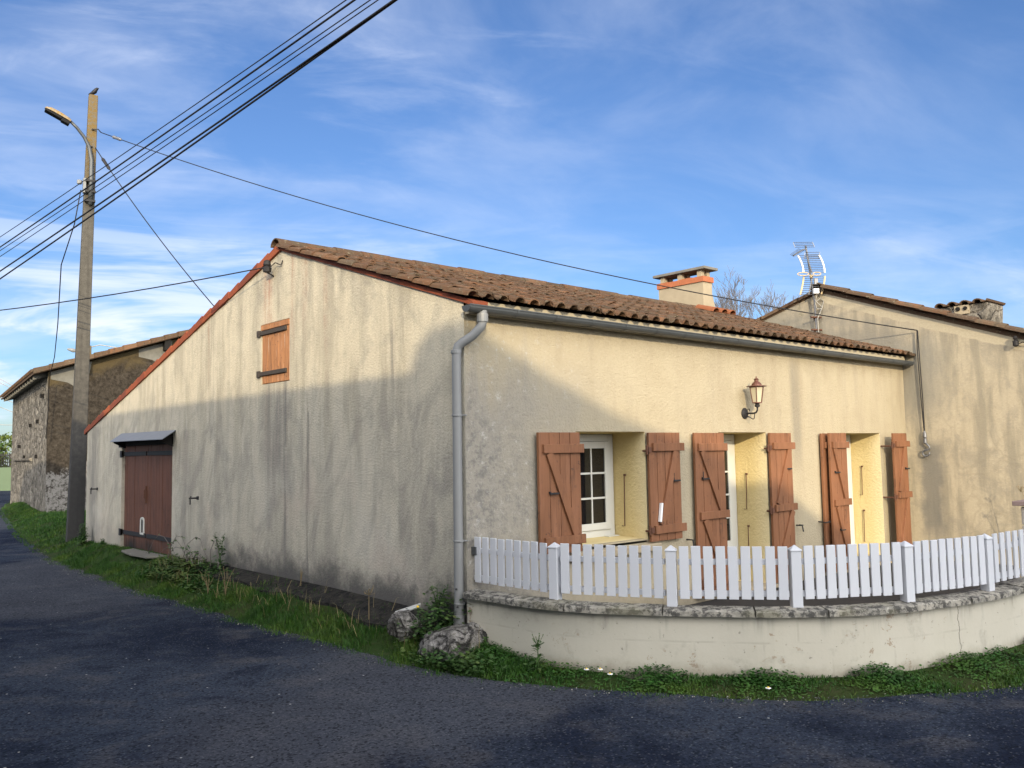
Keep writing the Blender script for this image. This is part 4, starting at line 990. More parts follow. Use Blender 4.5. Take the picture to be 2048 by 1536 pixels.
b = MB(); b.tube([PM(0,-.11,8.62), PM(.1,-.15,8.63), PM(.16,-.12,8.58)], .012, 6); b.build('cable_eye', M_iron, pole)
b = MB(); b.box((-.003,-.06,0),(.05,.06,.3), M=Matrix.Translation(PM(-.13,-.12,7.25)) @ Matrix.Rotation(pa, 4, 'Z')); b.lathe([(.03,0),(.05,.01),(.05,.08),(.03,.09)], PM(-.2,-.12,7.42), 8); b.build('fuse_box', M_pvc, pole)
sl_ = thing('street_lamp', (PX, PY, 7.2), 'lichen-covered street lamp head on a curved grey arm near the pole top', 'street lamp')
b = MB(); arm = [PM(.01,-.17,7.0), PM(.01,-.17,7.55), PM(.0,-.17,7.95), PM(-.06,-.18,8.22), PM(-.16,-.20,8.40), PM(-.30,-.22,8.56), PM(-.42,-.24,8.66)]
b.tube(arm, [.045,.045,.042,.036,.034,.032,.03], 10); b.build('arm', M_zinc, sl_, smooth=True)
b = MB()
for z in (7.08, 7.28, 7.5): b.box((-.10,-.07,-.02),(.10,.03,.02), M=Matrix.Translation(PM(0,-.15,z)) @ Matrix.Rotation(pa, 4, 'Z')); b.cut()
b.pieces('pole_clamp', M_iron, sl_)
HM = Matrix.Translation(PM(-.42,-.24,8.66)) @ Matrix.Rotation(pa, 4, 'Z') @ Matrix.Rotation(R(24), 4, 'Y')
b = MB(); prof = [(0,.06,.05),(-.06,.085,.065),(-.24,.095,.075),(-.40,.09,.07),(-.49,.06,.04),(-.51,.02,.015)]; vs = []; fs = []
for x, hw, h in prof:
    for j in range(7): q = PI*j/6; vs.append(HM @ Vector((x, -hw*math.cos(q), -.02 + h*math.sin(q)*1.2)))
for i in range(len(prof)-1):
    for j in range(6): fs.append((i*7+j, i*7+j+1, (i+1)*7+j+1, (i+1)*7+j))
    fs.append((i*7+6, i*7, (i+1)*7, (i+1)*7+6))
fs += [tuple(range(7)), tuple(range((len(prof)-1)*7, len(prof)*7))]; b.add(vs, fs).build('lamp_head', M_lamp, sl_)
b = MB(); b.box((-.49,-.085,-.075),(-.16,.085,-.022), M=HM); b.box((-.16,-.075,-.10),(.0,.075,-.022), M=HM); b.build('lamp_bowl', M_lens, sl_, bevel=.012)

bird = MB(); BX = PM(.0, .0, PZ1)
sk = [(-.10,.0,.03,.012),(-.03,0,.05,.035),(.03,0,.09,.045),(.06,0,.135,.034),(.085,0,.155,.026),(.115,0,.160,.008)]
bird.tube([BX + Vector((.75*x, -.6*x, z)) for x, y, z, r in sk], [r for *_, r in sk], 10)
for s in (-.015, .015): bird.tube([BX + Vector((s, .0, .0)), BX + Vector((s, .0, .06))], .005, 5)
o = bird.build('bird', M_bird, smooth=True); tag(o, 'small black bird perched on the very top of the concrete pole', 'bird')

def cable(name, pts, r, mat, label, group=None, n=6):
    b = MB(); b.tube(pts, r, n); o = b.build(name, mat, smooth=True); tag(o, label, 'cable', group); return o
def sagline(a, c, sag, n=24, t0=0., t1=1.):
    a, c = Vector(a), Vector(c); return [a.lerp(c, t) - Vector((0,0,sag*4*t*(1-t))) for t in [t0+(t1-t0)*i/n for i in range(n+1)]]
cam_f, cam_pitch, cam_roll, cam_ax = 1736., R(4.444), R(1.020), R(48.40)
CAM = Vector((-4.977, -6.264, 1.79))
OV = [((-1.614,11.419,5.826),(-.64,1.04,6.30),.006,'thin black overhead wire, the uppermost of the six'),
      ((-1.611,11.416,5.64),(-.566,1.00,6.31),.0105,'thick black overhead cable, second from the top'),
      ((-1.610,11.415,5.574),(-.425,.91,6.33),.006,'thin black overhead wire just below the upper thick cable'),
      ((-1.608,11.415,5.465),(-.36,.87,6.335),.006,'thin black overhead wire, fourth down of the six'),
      ((-1.60,11.414,5.20),(-.225,.785,6.345),.012,'thick black overhead cable, upper one of the lowest pair'),
      ((-1.596,11.416,5.06),(-.205,.772,6.35),.012,'thick black overhead cable, lowest of the six')]
for k, (a, c, r, lab) in enumerate(OV):
    a, c = Vector(a), Vector(c)
    cable('overhead_cable', [a + (c-a)*t - Vector((0,0,.02*(1-(2*t-1)**2))) for t in np.linspace(-3.0, 2.1, 52)], r, M_wire, lab, 'overhead cables crossing the upper left sky', 8)
top = PM(.10,-.11,8.95)
cable('service_cable', sagline(PM(.16,-.12,8.58), (8.985,-.288,3.60), .40), .009, M_wire, 'long black service cable from the pole top down to the neighbour\'s wall')
cable('service_cable', sagline(PM(.07,-.08,8.25), (1.45,7.35,3.46), .18), .010, M_wire, 'black cable dropping steeply from the pole behind the cottage roof edge')
cable('service_cable', sagline((-8.0,22.5,5.4), (-.11,3.83,4.16), .55, 30), .008, M_wire, 'thin nearly level cable ending at the black insulator under the gable apex')
cable('drop_cable', [PM(-.17,-.13,7.3), PM(-.25,.0,6.6), (-.05,13.6,5.9), (.55,16.2,5.0), (1.25,19.3,4.55), (1.66,21.5,4.15), (1.69,21.66,3.3), (1.66,21.7,2.4)], .011, M_wire, 'twisted cable from the pole lamp box down the old barn corner')
def tens(pa_, pb_, sag, t0, t1, mat, label):
    q = sagline(pa_, pb_, sag, 2, t0, t1); b = MB(); b.tube([q[0], q[0].lerp(q[1], .3), q[1], q[1].lerp(q[2], .7), q[2]], [.012, .035, .03, .035, .012], 8)
    o = b.build('cable_tensioner', mat); tag(o, label, 'clamp')
tens(PM(.16,-.12,8.58), (8.985,-.288,3.60), .40, .018, .033, M_alu, 'grey tension clamp on the long service cable by the pole')
tens(PM(.07,-.08,8.25), (1.45,7.35,3.46), .18, .05, .11, M_iron, 'black tension clamp on the steep cable by the pole')

# ------------------------------------------------------------------ stone barn at the left
barn = thing('stone_barn', (1.75, 22.0, .15), 'old rubble stone barn with a decayed dark rendered gable behind the concrete pole', 'barn')
BO = Vector((1.75, 22.0, 0)); BD = Vector((.130, .9915, 0)).normalized(); BR = Vector((BD.y, -BD.x, 0)); BL, BW, BE, BS = 12.2, 9.0, 4.38, .33
def B3(r, l, z): return BO + BR*r + BD*l + Vector((0,0,z))
def bz(r): return BE + BS*min(r, BW/2) - BS*max(0, r-BW/2)
b = MB()
nl, nh = 26, 10
for i in range(nl):
    for j in range(nh):
        q = []
        for (ii, jj) in ((i+1,j),(i,j),(i,j+1),(i+1,j+1)):
            l = BL*ii/nl; z = -.2 + (BE+.2)*jj/nh; wob = mnoise.noise(Vector((l*1.7, z*2.3, 4)))*.07 if 0 < ii < nl else 0
            q.append(B3(wob, l, z))
        b.quad(*q, 0)
for r0, r1 in ((0, BW/2), (BW/2, BW)): b.quad(B3(r0,0,-.2), B3(r1,0,-.2), B3(r1,0,bz(r1)), B3(r0,0,bz(r0)), 1); b.quad(B3(r1,BL,-.2), B3(r0,BL,-.2), B3(r0,BL,bz(r0)), B3(r1,BL,bz(r1)), 0)
b.quad(B3(BW,0,-.2), B3(BW,BL,-.2), B3(BW,BL,BE), B3(BW,0,BE), 0)
bw = b.build('wall', [M_stone, M_bgable], barn, fixn=False)
b = MB(); e = .42
b.prism([B3(-e,-.35,BE-e*BS+.03), B3(BW/2,-.35,bz(BW/2)+.03), B3(BW+e,-.35,BE-e*BS+.03), B3(BW+e,-.35,BE-e*BS+.09), B3(BW/2,-.35,bz(BW/2)+.09), B3(-e,-.35,BE-e*BS+.09)], BD*(BL+.5)); br_ = b.build('roof', M_tile_barn, barn)
b = MB(); r = -e
while r < BW/2:
    L = .42; p = B3(r, -.38, BE+r*BS+.05); dd = (BR + Vector((0,0,BS))).normalized()
    b.prism([p, p+dd*(L+.03), p+dd*(L+.03)+Vector((0,0,.13)), p+Vector((0,0,.16))], BD*.16); r += L*dd.dot(BR)
b.build('verge', M_tile_barn, br_)
b = MB(); d = (-BR - Vector((0,0,BS))).normalized()
for k in range(int((BL+.3)/.27)):
    tile(b, B3(1.2, -.2+k*.27, BE+1.2*BS+.12), d, BD, Vector((0,0,1)), 1.78, .09, .10)
b.build('eave', M_tile_barn, br_)
for k in range(15):
    l = .3+k*.8; b = MB(); p = [B3(-e+.05,l,BE-(e-.05)*BS-.10), B3(.05,l,BE-.10), B3(.05,l,BE+.03), B3(-e+.05,l,BE-(e-.05)*BS+.025)]; b.prism(p, BD*.09); b.build('rafter', M_slab, br_)
for r in (.95, 3.3): b = MB(); b.add([B3(r-.09,-.30,bz(r)-.30),B3(r+.09,-.30,bz(r)-.28),B3(r+.09,.05,bz(r)-.28),B3(r-.09,.05,bz(r)-.30),B3(r-.09,-.30,bz(r)+.02),B3(r+.09,-.30,bz(r)+.04),B3(r+.09,.05,bz(r)+.04),B3(r-.09,.05,bz(r)+.02)], ((0,3,2,1),(4,5,6,7),(0,1,5,4),(1,2,6,5),(2,3,7,6),(3,0,4,7))); b.build('purlin', M_dark, br_)
# pale filler round the purlins, putlog holes in the stone
b = MB()
for r, w in ((.62, .55), (3.0, .5)):
    b.cut(); b.prism([B3(r-w,-.012,bz(r-w)-.02), B3(r-w,-.012,bz(r)-.42), B3(r-.1,-.012,bz(r)-.5), B3(r+.1,-.012,bz(r)-.62), B3(r+w*.8,-.012,bz(r)-.45), B3(r+w,-.012,bz(r+w)-.02)], BD*.011)
b.pieces('mortar_patch', M_slab, barn)
for l, z in ((1.2,3.75),(2.3,3.0),(4.5,2.95),(2.4,1.9),(8.5,2.3),(6.4,1.9)):
    b = MB(); b.box((-.03,-.09,-.06),(.14,.09,.06), M=Matrix.Translation(B3(-.05,l,z)) @ Matrix.Rotation(math.atan2(BD.y,BD.x)-PI/2, 4, 'Z')); b.build('putlog_hole', M_dark, barn)
b = MB(); b.prism([B3(-.10,4.0,1.78), B3(-.0,4.0,1.74), B3(-.0,4.0,1.86), B3(-.10,4.0,1.84)], BD*6.5); b.build('string_course', M_stone, barn)

# ------------------------------------------------------------------ far left background
rw = thing('garden_wall', (6.4, 51.0, 0), 'distant pale green wall topped by dark railings beyond the barn', 'garden wall')
WD = Vector((.72, -.69, 0)).normalized(); W0 = Vector((4.0, 55.2, 0))
b = MB(); b.prism([W0+Vector((0,0,.55)), W0+WD*7+Vector((0,0,.55)), W0+WD*7+Vector((0,0,1.38)), W0+Vector((0,0,1.38))], Vector((.15,.15,0))); b.prism([W0+Vector((0,0,-.1)), W0+WD*7+Vector((0,0,-.1)), W0+WD*7+Vector((0,0,.549)), W0+Vector((0,0,.549))], Vector((.2,.2,0))); b.build('wall', M_green, rw)
b = MB()
for k in range(58): p = W0+WD*(k*.12)+Vector((.07,.07,1.38)); b.box((-.02,-.02,0),(.02,.02,.85), M=Matrix.Translation(p))
b.box((0,-.02,.7),(7,.02,.76), M=Matrix.Translation(W0+Vector((.07,.07,1.38))) @ Matrix.Rotation(math.atan2(WD.y,WD.x), 4, 'Z')); b.build('railing', M_iron, rw)

def leaf_cloud(b, c, rad, n, size, squash=1.0, seed=0):
    rg = np.random.default_rng(seed)
    for _ in range(n):
        v = rg.normal(size=3); v /= np.linalg.norm(v); rr = rg.uniform(.55, 1.0)**.6
        lump = 1 + .22*mnoise.noise(Vector(v*2.3)+Vector((seed, 0, 0)))
        p = Vector((c[0]+v[0]*rad[0]*rr*lump, c[1]+v[1]*rad[1]*rr*lump, c[2]+v[2]*rad[2]*rr*lump*squash))
        a = Vector(rg.normal(size=3)).normalized(); t = a.orthogonal().normalized(); s = size*rg.uniform(.6, 1.4)
        q = a.cross(t); b.add([p-t*s*.5, p+q*s*.28, p+t*s*.5, p-q*s*.28], [(0,1,2,3)])
M_hedge = mat_blade('hedge_leaf', (.025, .060, .010), (.085, .13, .022), (.12, .13, .03))
hd = thing('hedge', (6.5, 57, 0), 'bushy sunlit green hedge beyond the distant railings', 'hedge')
b = MB()
for k in range(7): leaf_cloud(b, (3.5+k*1.3, 57.5-k*1.1, 2.2+.2*math.sin(k*2)), (1.3,1.3,1.35), 900, .24, seed=k+20)
b.build('foliage', M_hedge, hd)
b = MB()
for k in range(7): b.tube([(3.5+k*1.3,57.5-k*1.1,-.1),(3.55+k*1.3,57.5-k*1.1,2.2)], [.12,.05], 6)
b.build('stem', M_bark, hd)
fl = thing('street_lamp', (11.1, 51.5, .2), 'small distant street lamp showing above the barn roof behind the pole', 'street lamp')
b = MB(); b.tube([(11.1,51.5,0),(11.1,51.5,8.85)], [.14,.09], 8); b.build('post', M_pole, fl)
b = MB(); b.tube([(11.1,51.5,8.5),(10.6,51.6,8.62),(10.3,51.7,8.5)], .03, 6); b.build('arm', M_pvc, fl)
b = MB(); b.tube([(10.42,51.68,8.46),(10.2,51.75,8.52),(9.9,51.86,8.6)], [.05,.13,.06], 8); b.build('lamp_head', M_pvc, fl)
cable('far_cable', [(11.1,51.5,8.75),(11.6,51.2,8.9),(12.5,50.8,8.75),(14.5,50,8.5)], .03, M_wire_g, 'looped grey wire beside the distant lamp post above the barn roof')
for k, (z0, z1) in enumerate(((6.35, 5.0), (6.1, 4.85), (5.0, 4.45), (4.55, 3.7), (2.9, 4.0))):
    cable('far_cable', sagline((5.2, 53.3, z0+1.2), (9.5, 51.5, z1+.2), .25, 8), .018, M_wire_g, 'faint distant wire low in the sky left of the barn', 'faint wires at the left edge', 4)

# bare tree behind the cottage roof
tr = thing('bare_tree', (33, 17.8, 0), 'leafless grey tree whose twiggy crown shows behind the cottage roof', 'tree')
b = MB(); rt = random.Random(11)
def branch(p, d, L, r, depth):
    n = 4; pts = [p]; dd = d.copy()
    for i in range(n):
        dd = (dd + Vector((rt.uniform(-.16,.16), rt.uniform(-.16,.16), rt.uniform(-.02,.14)))).normalized(); pts.append(pts[-1] + dd*L/n)
    b.tube(pts, [max(.007, r*(1-.5*i/n)) for i in range(n+1)], 4 if depth > 1 else 6, cap=False)
    if depth >= 6: return
    for i in range(rt.choice((3, 4)) if depth < 4 else 4):
        k = rt.choice((2, 3, 4)); ax = Vector((rt.uniform(-1,1), rt.uniform(-1,1), rt.uniform(.05,.9))).normalized()
        branch(pts[k], (dd*.75 + ax*.75).normalized(), L*rt.uniform(.52, .72), r*.5, depth+1)
b.tube([(33,17.8,-.2),(33.05,17.8,1.5),(33,17.75,3.2)], [.34,.27,.24], 10); b.build('trunk', M_bark, tr); b = MB()
for i in range(6): branch(Vector((33,17.75,3.0)), Vector((math.cos(i*1.05)*.62, math.sin(i*1.05)*.62, .9)).normalized(), 3.1, .11, 1)
b.build('crown', M_bark, tr)

# ------------------------------------------------------------------ stones, weeds, grass
def rock(name, c, dims, seed, label):
    rk = random.Random(int(seed*10)); planes = [(Vector((rk.uniform(-1,1), rk.uniform(-1,1), rk.uniform(-.3,1))).normalized(), rk.uniform(.55,.88)) for _ in range(16)]
    bm = bmesh.new(); bmesh.ops.create_icosphere(bm, subdivisions=5, radius=1)
    for v in bm.verts:
        p = v.co.copy(); f = 1 + .32*mnoise.noise(p*1.3+Vector((seed,0,0))) + .16*mnoise.noise(p*3.1+Vector((0,seed,0))) + .10*(.5-abs(mnoise.noise(p*5+Vector((0,0,seed))))) + .06*mnoise.noise(p*11+Vector((seed,seed,0)))
        p = p*f
        for nk, dk in planes:
            e = p.dot(nk) - dk
            if e > 0: p -= nk*e*.92
        p += v.co*(.035*mnoise.noise(v.co*7+Vector((seed,1,2))) + .02*mnoise.noise(v.co*15))
        p.z += .06*mnoise.noise(Vector((p.x*2, p.y*2, p.z*14)))
        v.co = Vector((p.x*dims[0], p.y*dims[1], p.z*dims[2]))
    me = bpy.data.meshes.new(name); bm.to_mesh(me); bm.free(); me.materials.append(M_rock)
    me.polygons.foreach_set('use_smooth', [True]*len(me.polygons))
    o = bpy.data.objects.new(name, me); COL.objects.link(o); o.location = c; return tag(o, label, 'boulder')
o = rock('boulder', (-.27, -.13, .13), (.42, .27, .20), 5.3, 'large pale craggy limestone boulder at the foot of the downpipe'); o.rotation_euler = (0, R(-10), R(-32))
o = rock('boulder', (-.38, .40, .24), (.19, .15, .13), 8.4, 'smaller grey stone beside the broken white board'); o.rotation_euler = (0, 0, R(-40))
b = MB(); b.box((-.13,-.035,-.008),(.13,.035,.008), M=Matrix.Translation((-.27,.56,.34)) @ Matrix.Rotation(R(-50), 4, 'Z') @ Matrix.Rotation(R(-18), 4, 'Y') @ Matrix.Rotation(R(20), 4, 'X')); o = b.build('broken_board', M_chip, bevel=.006, loc=(-.27,.56,.34)); tag(o, 'broken white board leaning over the stones by the gable corner', 'board')

# keep clutter clear of walls
def cope_in(x, y):
    d = ((np.stack([x, y], 1)[:, None, :] - CA[None])**2).sum(2); k = d.argmin(1)
    return ((np.stack([x, y], 1) - CA[k])*CN[k]).sum(1)
def scatter(n, region):
    """random points on the verge strip: s along the lane edge, d inwards"""
    i = rng.integers(0, N, n) if region is None else rng.integers(region[0], region[1], n)
    d = rng.uniform(-.07, 1.0, n); p = EA[i] + EN[i]*d[:, None] + rng.normal(0, .05, (n, 2)); return p[:,0], p[:,1], d
def idx_near(x, y): return int(((EA - np.array([x, y]))**2).sum(1).argmin())
def keep_mask(x, y, d):
    ok = (x < -.03) | (y < -.05) | (y > 11.8)
    near = (y < .3); ci = np.full(len(x), -1.); 
    if near.any(): ci[near] = cope_in(x[near], y[near])
    ok &= ~(near & (ci > .04))
    ok &= ~((x > -.33) & (x < .05) & (y > .3) & (y < 5.6) & (rng.random(len(x)) > .04 + .25*np.clip((-.16-x)/.17, 0, 1)))
    ok &= ~((x > -.42) & (y > 7.1) & (y < 8.9) & (x < .1) & (rng.random(len(x)) > .1))
    rel = (np.stack([x, y], 1) - BO.to_2d())
    ok &= ~((rel @ np.array([BR.x, BR.y]) > -.05) & (rel @ np.array([BD.x, BD.y]) > -.03))
    return ok
def blades(name, x, y, h, w, mat, label, lean=.45, seg=2):
    n = len(x); z = ground_z(x, y) - .01; z = np.maximum(z, -.01)
    a = rng.uniform(0, 2*PI, n); la = rng.uniform(0, 2*PI, n); ln = h*rng.uniform(.05, lean*1.8, n)
    dx, dy = np.cos(a)*w, np.sin(a)*w; lx, ly = np.cos(la)*ln, np.sin(la)*ln
    P = np.empty((n, 5, 3))
    P[:,0] = np.stack([x-dx, y-dy, z], 1); P[:,1] = np.stack([x+dx, y+dy, z], 1)
    P[:,2] = np.stack([x+dx*.8+lx*.35, y+dy*.8+ly*.35, z+h*.62], 1); P[:,3] = np.stack([x-dx*.8+lx*.35, y-dy*.8+ly*.35, z+h*.62], 1)
    P[:,4] = np.stack([x+lx, y+ly, z+h*np.clip(1-ln/h*.3, .4, 1)], 1)
    me = bpy.data.meshes.new(name); me.vertices.add(5*n); me.vertices.foreach_set('co', P.reshape(-1))
    base = (np.arange(n)*5)[:, None]; loops = np.concatenate([base+np.array([0,1,2,3]), base+np.array([3,2,4])], 1).reshape(-1)
    me.loops.add(len(loops)); me.loops.foreach_set('vertex_index', loops)
    me.polygons.add(2*n); st = np.empty(2*n, int); st[0::2] = np.arange(n)*7; st[1::2] = np.arange(n)*7+4
    me.polygons.foreach_set('loop_start', st); me.update(calc_edges=True); me.validate(); me.materials.append(mat)
    o = bpy.data.objects.new(name, me); COL.objects.link(o); return tag(o, label, kind='stuff')
i0, i1, i2, i3 = idx_near(7, -4.75), idx_near(-.7, .7), idx_near(-.72, 11.3), idx_near(4, 37)
# individual verge grass: near strip, bank by the gable, far bank
xa, ya, da = scatter(70000, (i0, i1)); xb, yb, db = scatter(80000, (i1, i2)); xc, yc, dc = scatter(70000, (i2-20, i3))
dc2 = dc*1.9; k = rng.integers(i2-20, i3, len(xc)); pc = EA[k] + EN[k]*dc2[:, None]; xc, yc = pc[:,0], pc[:,1]
x = np.concatenate([xa, xb, xc]); y = np.concatenate([ya, yb, yc]); d = np.concatenate([da, db, dc])
ok = keep_mask(x, y, d); x, y, d = x[ok], y[ok], d[ok]
tuft = np.array([mnoise.noise(Vector((a*2.2, c*2.2, 0))) for a, c in zip(x, y)])
ok = rng.random(len(x)) < np.clip(.62 + tuft*1.7, .08, 1)*np.where(d < .05, .45, 1); x, y, d, tuft = x[ok], y[ok], d[ok], tuft[ok]
tuft2 = np.array([mnoise.noise(Vector((a*5.5, c*5.5, 4))) for a, c in zip(x, y)])
h = (.025 + .05*rng.random(len(x)) + .05*np.clip(tuft, 0, 1) + .11*np.clip(tuft2-.12, 0, 1)*rng.random(len(x))) * np.where(y < -1, .62, 1.0) * np.where(d < .1, .6, 1) * np.where(y > 12, 1.25, 1)
blades('grass', x, y, h, np.where(y > 12, .006, .0032), M_grass, 'short green verge grass between lane and walls')
xt, yt, dt = scatter(1500, (i1-8, i2)); ok = keep_mask(xt, yt, dt) & (dt > .25) & (yt < 7); xt, yt = xt[ok], yt[ok]
blades('dry_grass', xt, yt, rng.uniform(.08, .26, len(xt)), np.full(len(xt), .0022), M_straw, 'thin straw-coloured grass stems in the bank', lean=.6)
# clover and broad leaves against the low wall and round the boulder
def leaves(name, x, y, h, size, mat, label):
    n = len(x); z = np.maximum(ground_z(x, y), 0) + h
    a = rng.uniform(0, 2*PI, n); t = rng.uniform(-.5, .5, n); u = np.stack([np.cos(a), np.sin(a), t*.8], 1); v = np.stack([-np.sin(a), np.cos(a), rng.uniform(-.5, .5, n)], 1)
    s = (size*rng.uniform(.6, 1.3, n))[:, None]; c = np.stack([x, y, z], 1)
    P = np.stack([c - u*s, c - u*s*.3 + v*s*.75, c + u*s*.7 + v*s*.55, c + u*s, c + u*s*.7 - v*s*.55, c - u*s*.3 - v*s*.75], 1)
    me = bpy.data.meshes.new(name); me.from_pydata(P.reshape(-1, 3).tolist(), [], (np.arange(n*6).reshape(n, 6)).tolist()); me.materials.append(mat)
    o = bpy.data.objects.new(name, me); COL.objects.link(o); return tag(o, label, kind='stuff')
s = rng.uniform(.25, clen[-1]-.2, 24000); w = np.abs(rng.normal(0, .20, len(s)))
pp = np.stack([np.interp(s, clen, CA[:,0]), np.interp(s, clen, CA[:,1])], 1); nn = np.stack([np.interp(s, clen, CN[:,0]), np.interp(s, clen, CN[:,1])], 1)
pp = pp + nn*(.03 - w)[:, None]; lump = np.array([mnoise.noise(Vector((q*2.4, 7, 0))) for q in s])
hh = np.clip((.065 + .08*lump)*np.exp(-w*3.2), .008, .15)*rng.uniform(.35, 1, len(s))
ok = (edge_dist(pp[:,0], pp[:,1]) > .02) & (rng.random(len(s)) < np.clip(.40+lump*1.6, .04, 1))
leaves('clover', pp[ok,0], pp[ok,1], hh[ok], .011, M_clover, 'dark clover growing along the foot of the low wall')
cx_ = np.concatenate([rng.normal(-.22, .16, 900), rng.normal(-.55, .15, 900)]); cy_ = np.concatenate([rng.normal(.16, .12, 900), rng.normal(-.45, .22, 900)])
ok = (cx_ < -.02) | (cy_ < -.1); ch_ = np.concatenate([rng.uniform(.02, .30, 900), rng.uniform(.01, .12, 900)]); ok &= (edge_dist(cx_, cy_) > 0)
leaves('undergrowth', cx_[ok], cy_[ok], ch_[ok], .018, M_weed, 'tangled green weeds round the boulder and downpipe')
bx_ = rng.uniform(-.62, -.1, 2600); by_ = rng.normal(5.9, .75, 2600); leaves('groundcover', bx_, by_, rng.uniform(.01, .13, 2600)*np.clip(1-np.abs(by_-5.9)/1.6, .1, 1), .021, M_weed, 'broad-leaved weeds in front of the bramble by the shed door')

def plant(name, loc, label, cat, hgt, nleaf, lsize, top=False, spread=.10, seed=0, stems=1, mat=None):
    rg = random.Random(seed); t = thing(name, loc, label, cat); x0, y0, z0 = loc; b = MB(); lf = MB()
    for sidx in range(stems):
        lx, ly = rg.uniform(-.25,.25)*hgt*(stems > 1), rg.uniform(-.2,.2)*hgt*(stems > 1); h = hgt*rg.uniform(.75, 1)
        pts = [Vector((x0+lx*t_**2, y0+ly*t_**2, z0+h*t_)) for t_ in (0, .35, .7, 1)]; b.tube(pts, [.006, .005, .004, .002], 5)
        for i in range(nleaf):
            f = rg.random()**.8; k = f*3; p = pts[min(int(k), 2)].lerp(pts[min(int(k)+1, 3)], k-int(k)); a = rg.uniform(0, 2*PI); L = lsize*(1.15-f*.7)*rg.uniform(.7, 1.2)
            d = Vector((math.cos(a), math.sin(a), rg.uniform(.1, .9))).normalized(); sd = d.cross(Vector((0,0,1))).normalized()*L*.13
            m1 = p + d*L*.5; e = p + d*L - Vector((0,0,L*.35)); lf.add([p, m1+sd, e, m1-sd], [(0,1,2,3)])
        if top:
            for i in range(12):
                a = rg.uniform(0, 2*PI); e = pts[-1] + Vector((math.cos(a)*.05, math.sin(a)*.05, rg.uniform(-.05, .05))); b.tube([pts[-1]-Vector((0,0,.05)), e], .002, 4); lf.add([e+Vector(q)*.008 for q in ((1,0,0),(0,1,0),(-1,0,0),(0,-1,0),(0,0,1.2))], [(0,1,4),(1,2,4),(2,3,4),(3,0,4)])
    b.build('stem', mat or M_weed, t); 
    if nleaf or top: lf.build('leaf', mat or M_weed, t)
    return t
plant('weed_plant', (-.13, -1.06, gz(-.13,-1.06)), 'tall leafy weed standing alone against the low wall', 'weed', .34, 60, .11, True, seed=2)
plant('weed_plant', (-.13, .28, .30), 'bushy weed with a drooping stem beside the downpipe', 'weed', .34, 26, .13, False, seed=4, stems=3)
plant('weed_plant', (-.16, 11.2, gz(-.16,11.2)), 'dark bushy weed between the pole and the gable corner', 'weed', .42, 60, .15, False, seed=5, stems=4)
plant('weed_plant', (-.12, 5.15, .3), 'upright dark weed against the gable just beyond the bramble', 'weed', .50, 46, .14, False, seed=6, stems=2)
plant('weed_plant', (-.25, 9.75, .28), 'small low weed at the foot of the shed door by the threshold slab', 'weed', .16, 30, .10, False, seed=9, stems=3)
for k, (x, y, h, lab) in enumerate(((-.30, 1.18, .42, 'tall thin dry stalk in front of the dark footing'), (-.50, 4.1, .40, 'pale dry grass stalk on the bank, taller of the pair'), (-.55, 4.5, .32, 'pale dry grass stalk on the bank, shorter of the pair'), (-.10, 2.95, .22, 'short dry stalk against the stained footing'), (3.0, -3.75, .22, 'dry curled leaf stalk at the right of the low wall'))):
    plant('dry_stalk', (x, y, gz(x, y)), lab, 'dry stalk', h, 5, .05, True if k == 0 else False, seed=30+k, stems=1 if k == 0 else 3, mat=M_stalk)
plant('dry_stalk', (8.6, -2.0, .0), 'thin dry stalk rising above the fence before the neighbour\'s wall', 'dry stalk', 1.28, 14, .07, True, seed=51, stems=2, mat=M_stalk)
# bramble arching against the wall
brm = thing('bramble', (-.2, 5.9, .3), 'thin bare bramble canes arching against the gable wall', 'bramble'); b = MB(); lf = MB(); rg = random.Random(3)
for k in range(12):
    p = Vector((-.15+rg.uniform(-.1,.05), 5.9+rg.uniform(-.7,.7), .28)); s = rg.choice((-1,1)); H = rg.uniform(.18,.42); W = rg.uniform(.3,.8)
    pts = [p + Vector((rg.uniform(-.03,.02)-.1*t, s*W*t, H*4*t*(1-t)*.9 + .08*t)) for t in (0,.2,.4,.6,.8,1)]; b.tube(pts, .0045, 4)
    for i in range(7): q = pts[rg.randrange(1,6)]; d = Vector((rg.uniform(-1,1),rg.uniform(-1,1),rg.uniform(-.5,.6))).normalized()*.05; e = d.orthogonal()*.5; lf.add([q,q+d*.5+e*.4,q+d,q+d*.5-e*.4],[(0,1,2,3)])
b.build('cane', M_bark, brm); lf.build('leaf', M_weed, brm)
# flowers
M_petal = plain('white_petal', (.75,.75,.73), .6, .05); M_yel = plain('yellow_petal', (.75,.50,.03), .6, .05)
for k, (x, y, lab) in enumerate(((.02,-1.45,'white daisy in the grass, farthest of three close together'),(.09,-1.53,'white daisy in the grass, middle of three close together'),(.06,-1.66,'white daisy in the grass, rightmost and nearest of three'),(.60,-2.69,'single white daisy in the grass below the middle of the low wall'))):
    z = gz(x, y); t = thing('daisy', (x, y, z), lab, 'flower', 'daisies in the verge'); b = MB(); b.tube([(x,y,z),(x,y,z+.07)], .0025, 4); b.build('stem', M_weed, t)
    b = MB(); b.lathe([(.004,0),(.021,.004),(.021,.008),(.012,.010)], (x,y,z+.068), 10); b.build('petal_disc', M_petal, t); b = MB(); b.lathe([(.009,0),(.007,.005)], (x,y,z+.0785), 8); b.build('flower_centre', M_yel, t)
t = thing('dandelion', (-.40,.20,.28), 'single yellow flower beside the smaller stone', 'flower'); b = MB(); b.tube([(-.40,.20,.28),(-.41,.20,.42)], .003, 4); b.build('stem', M_weed, t); b = MB(); b.lathe([(.004,0),(.012,.007),(.010,.018),(.004,.022)], (-.41,.20,.415), 10); b.build('petal_disc', M_yel, t)
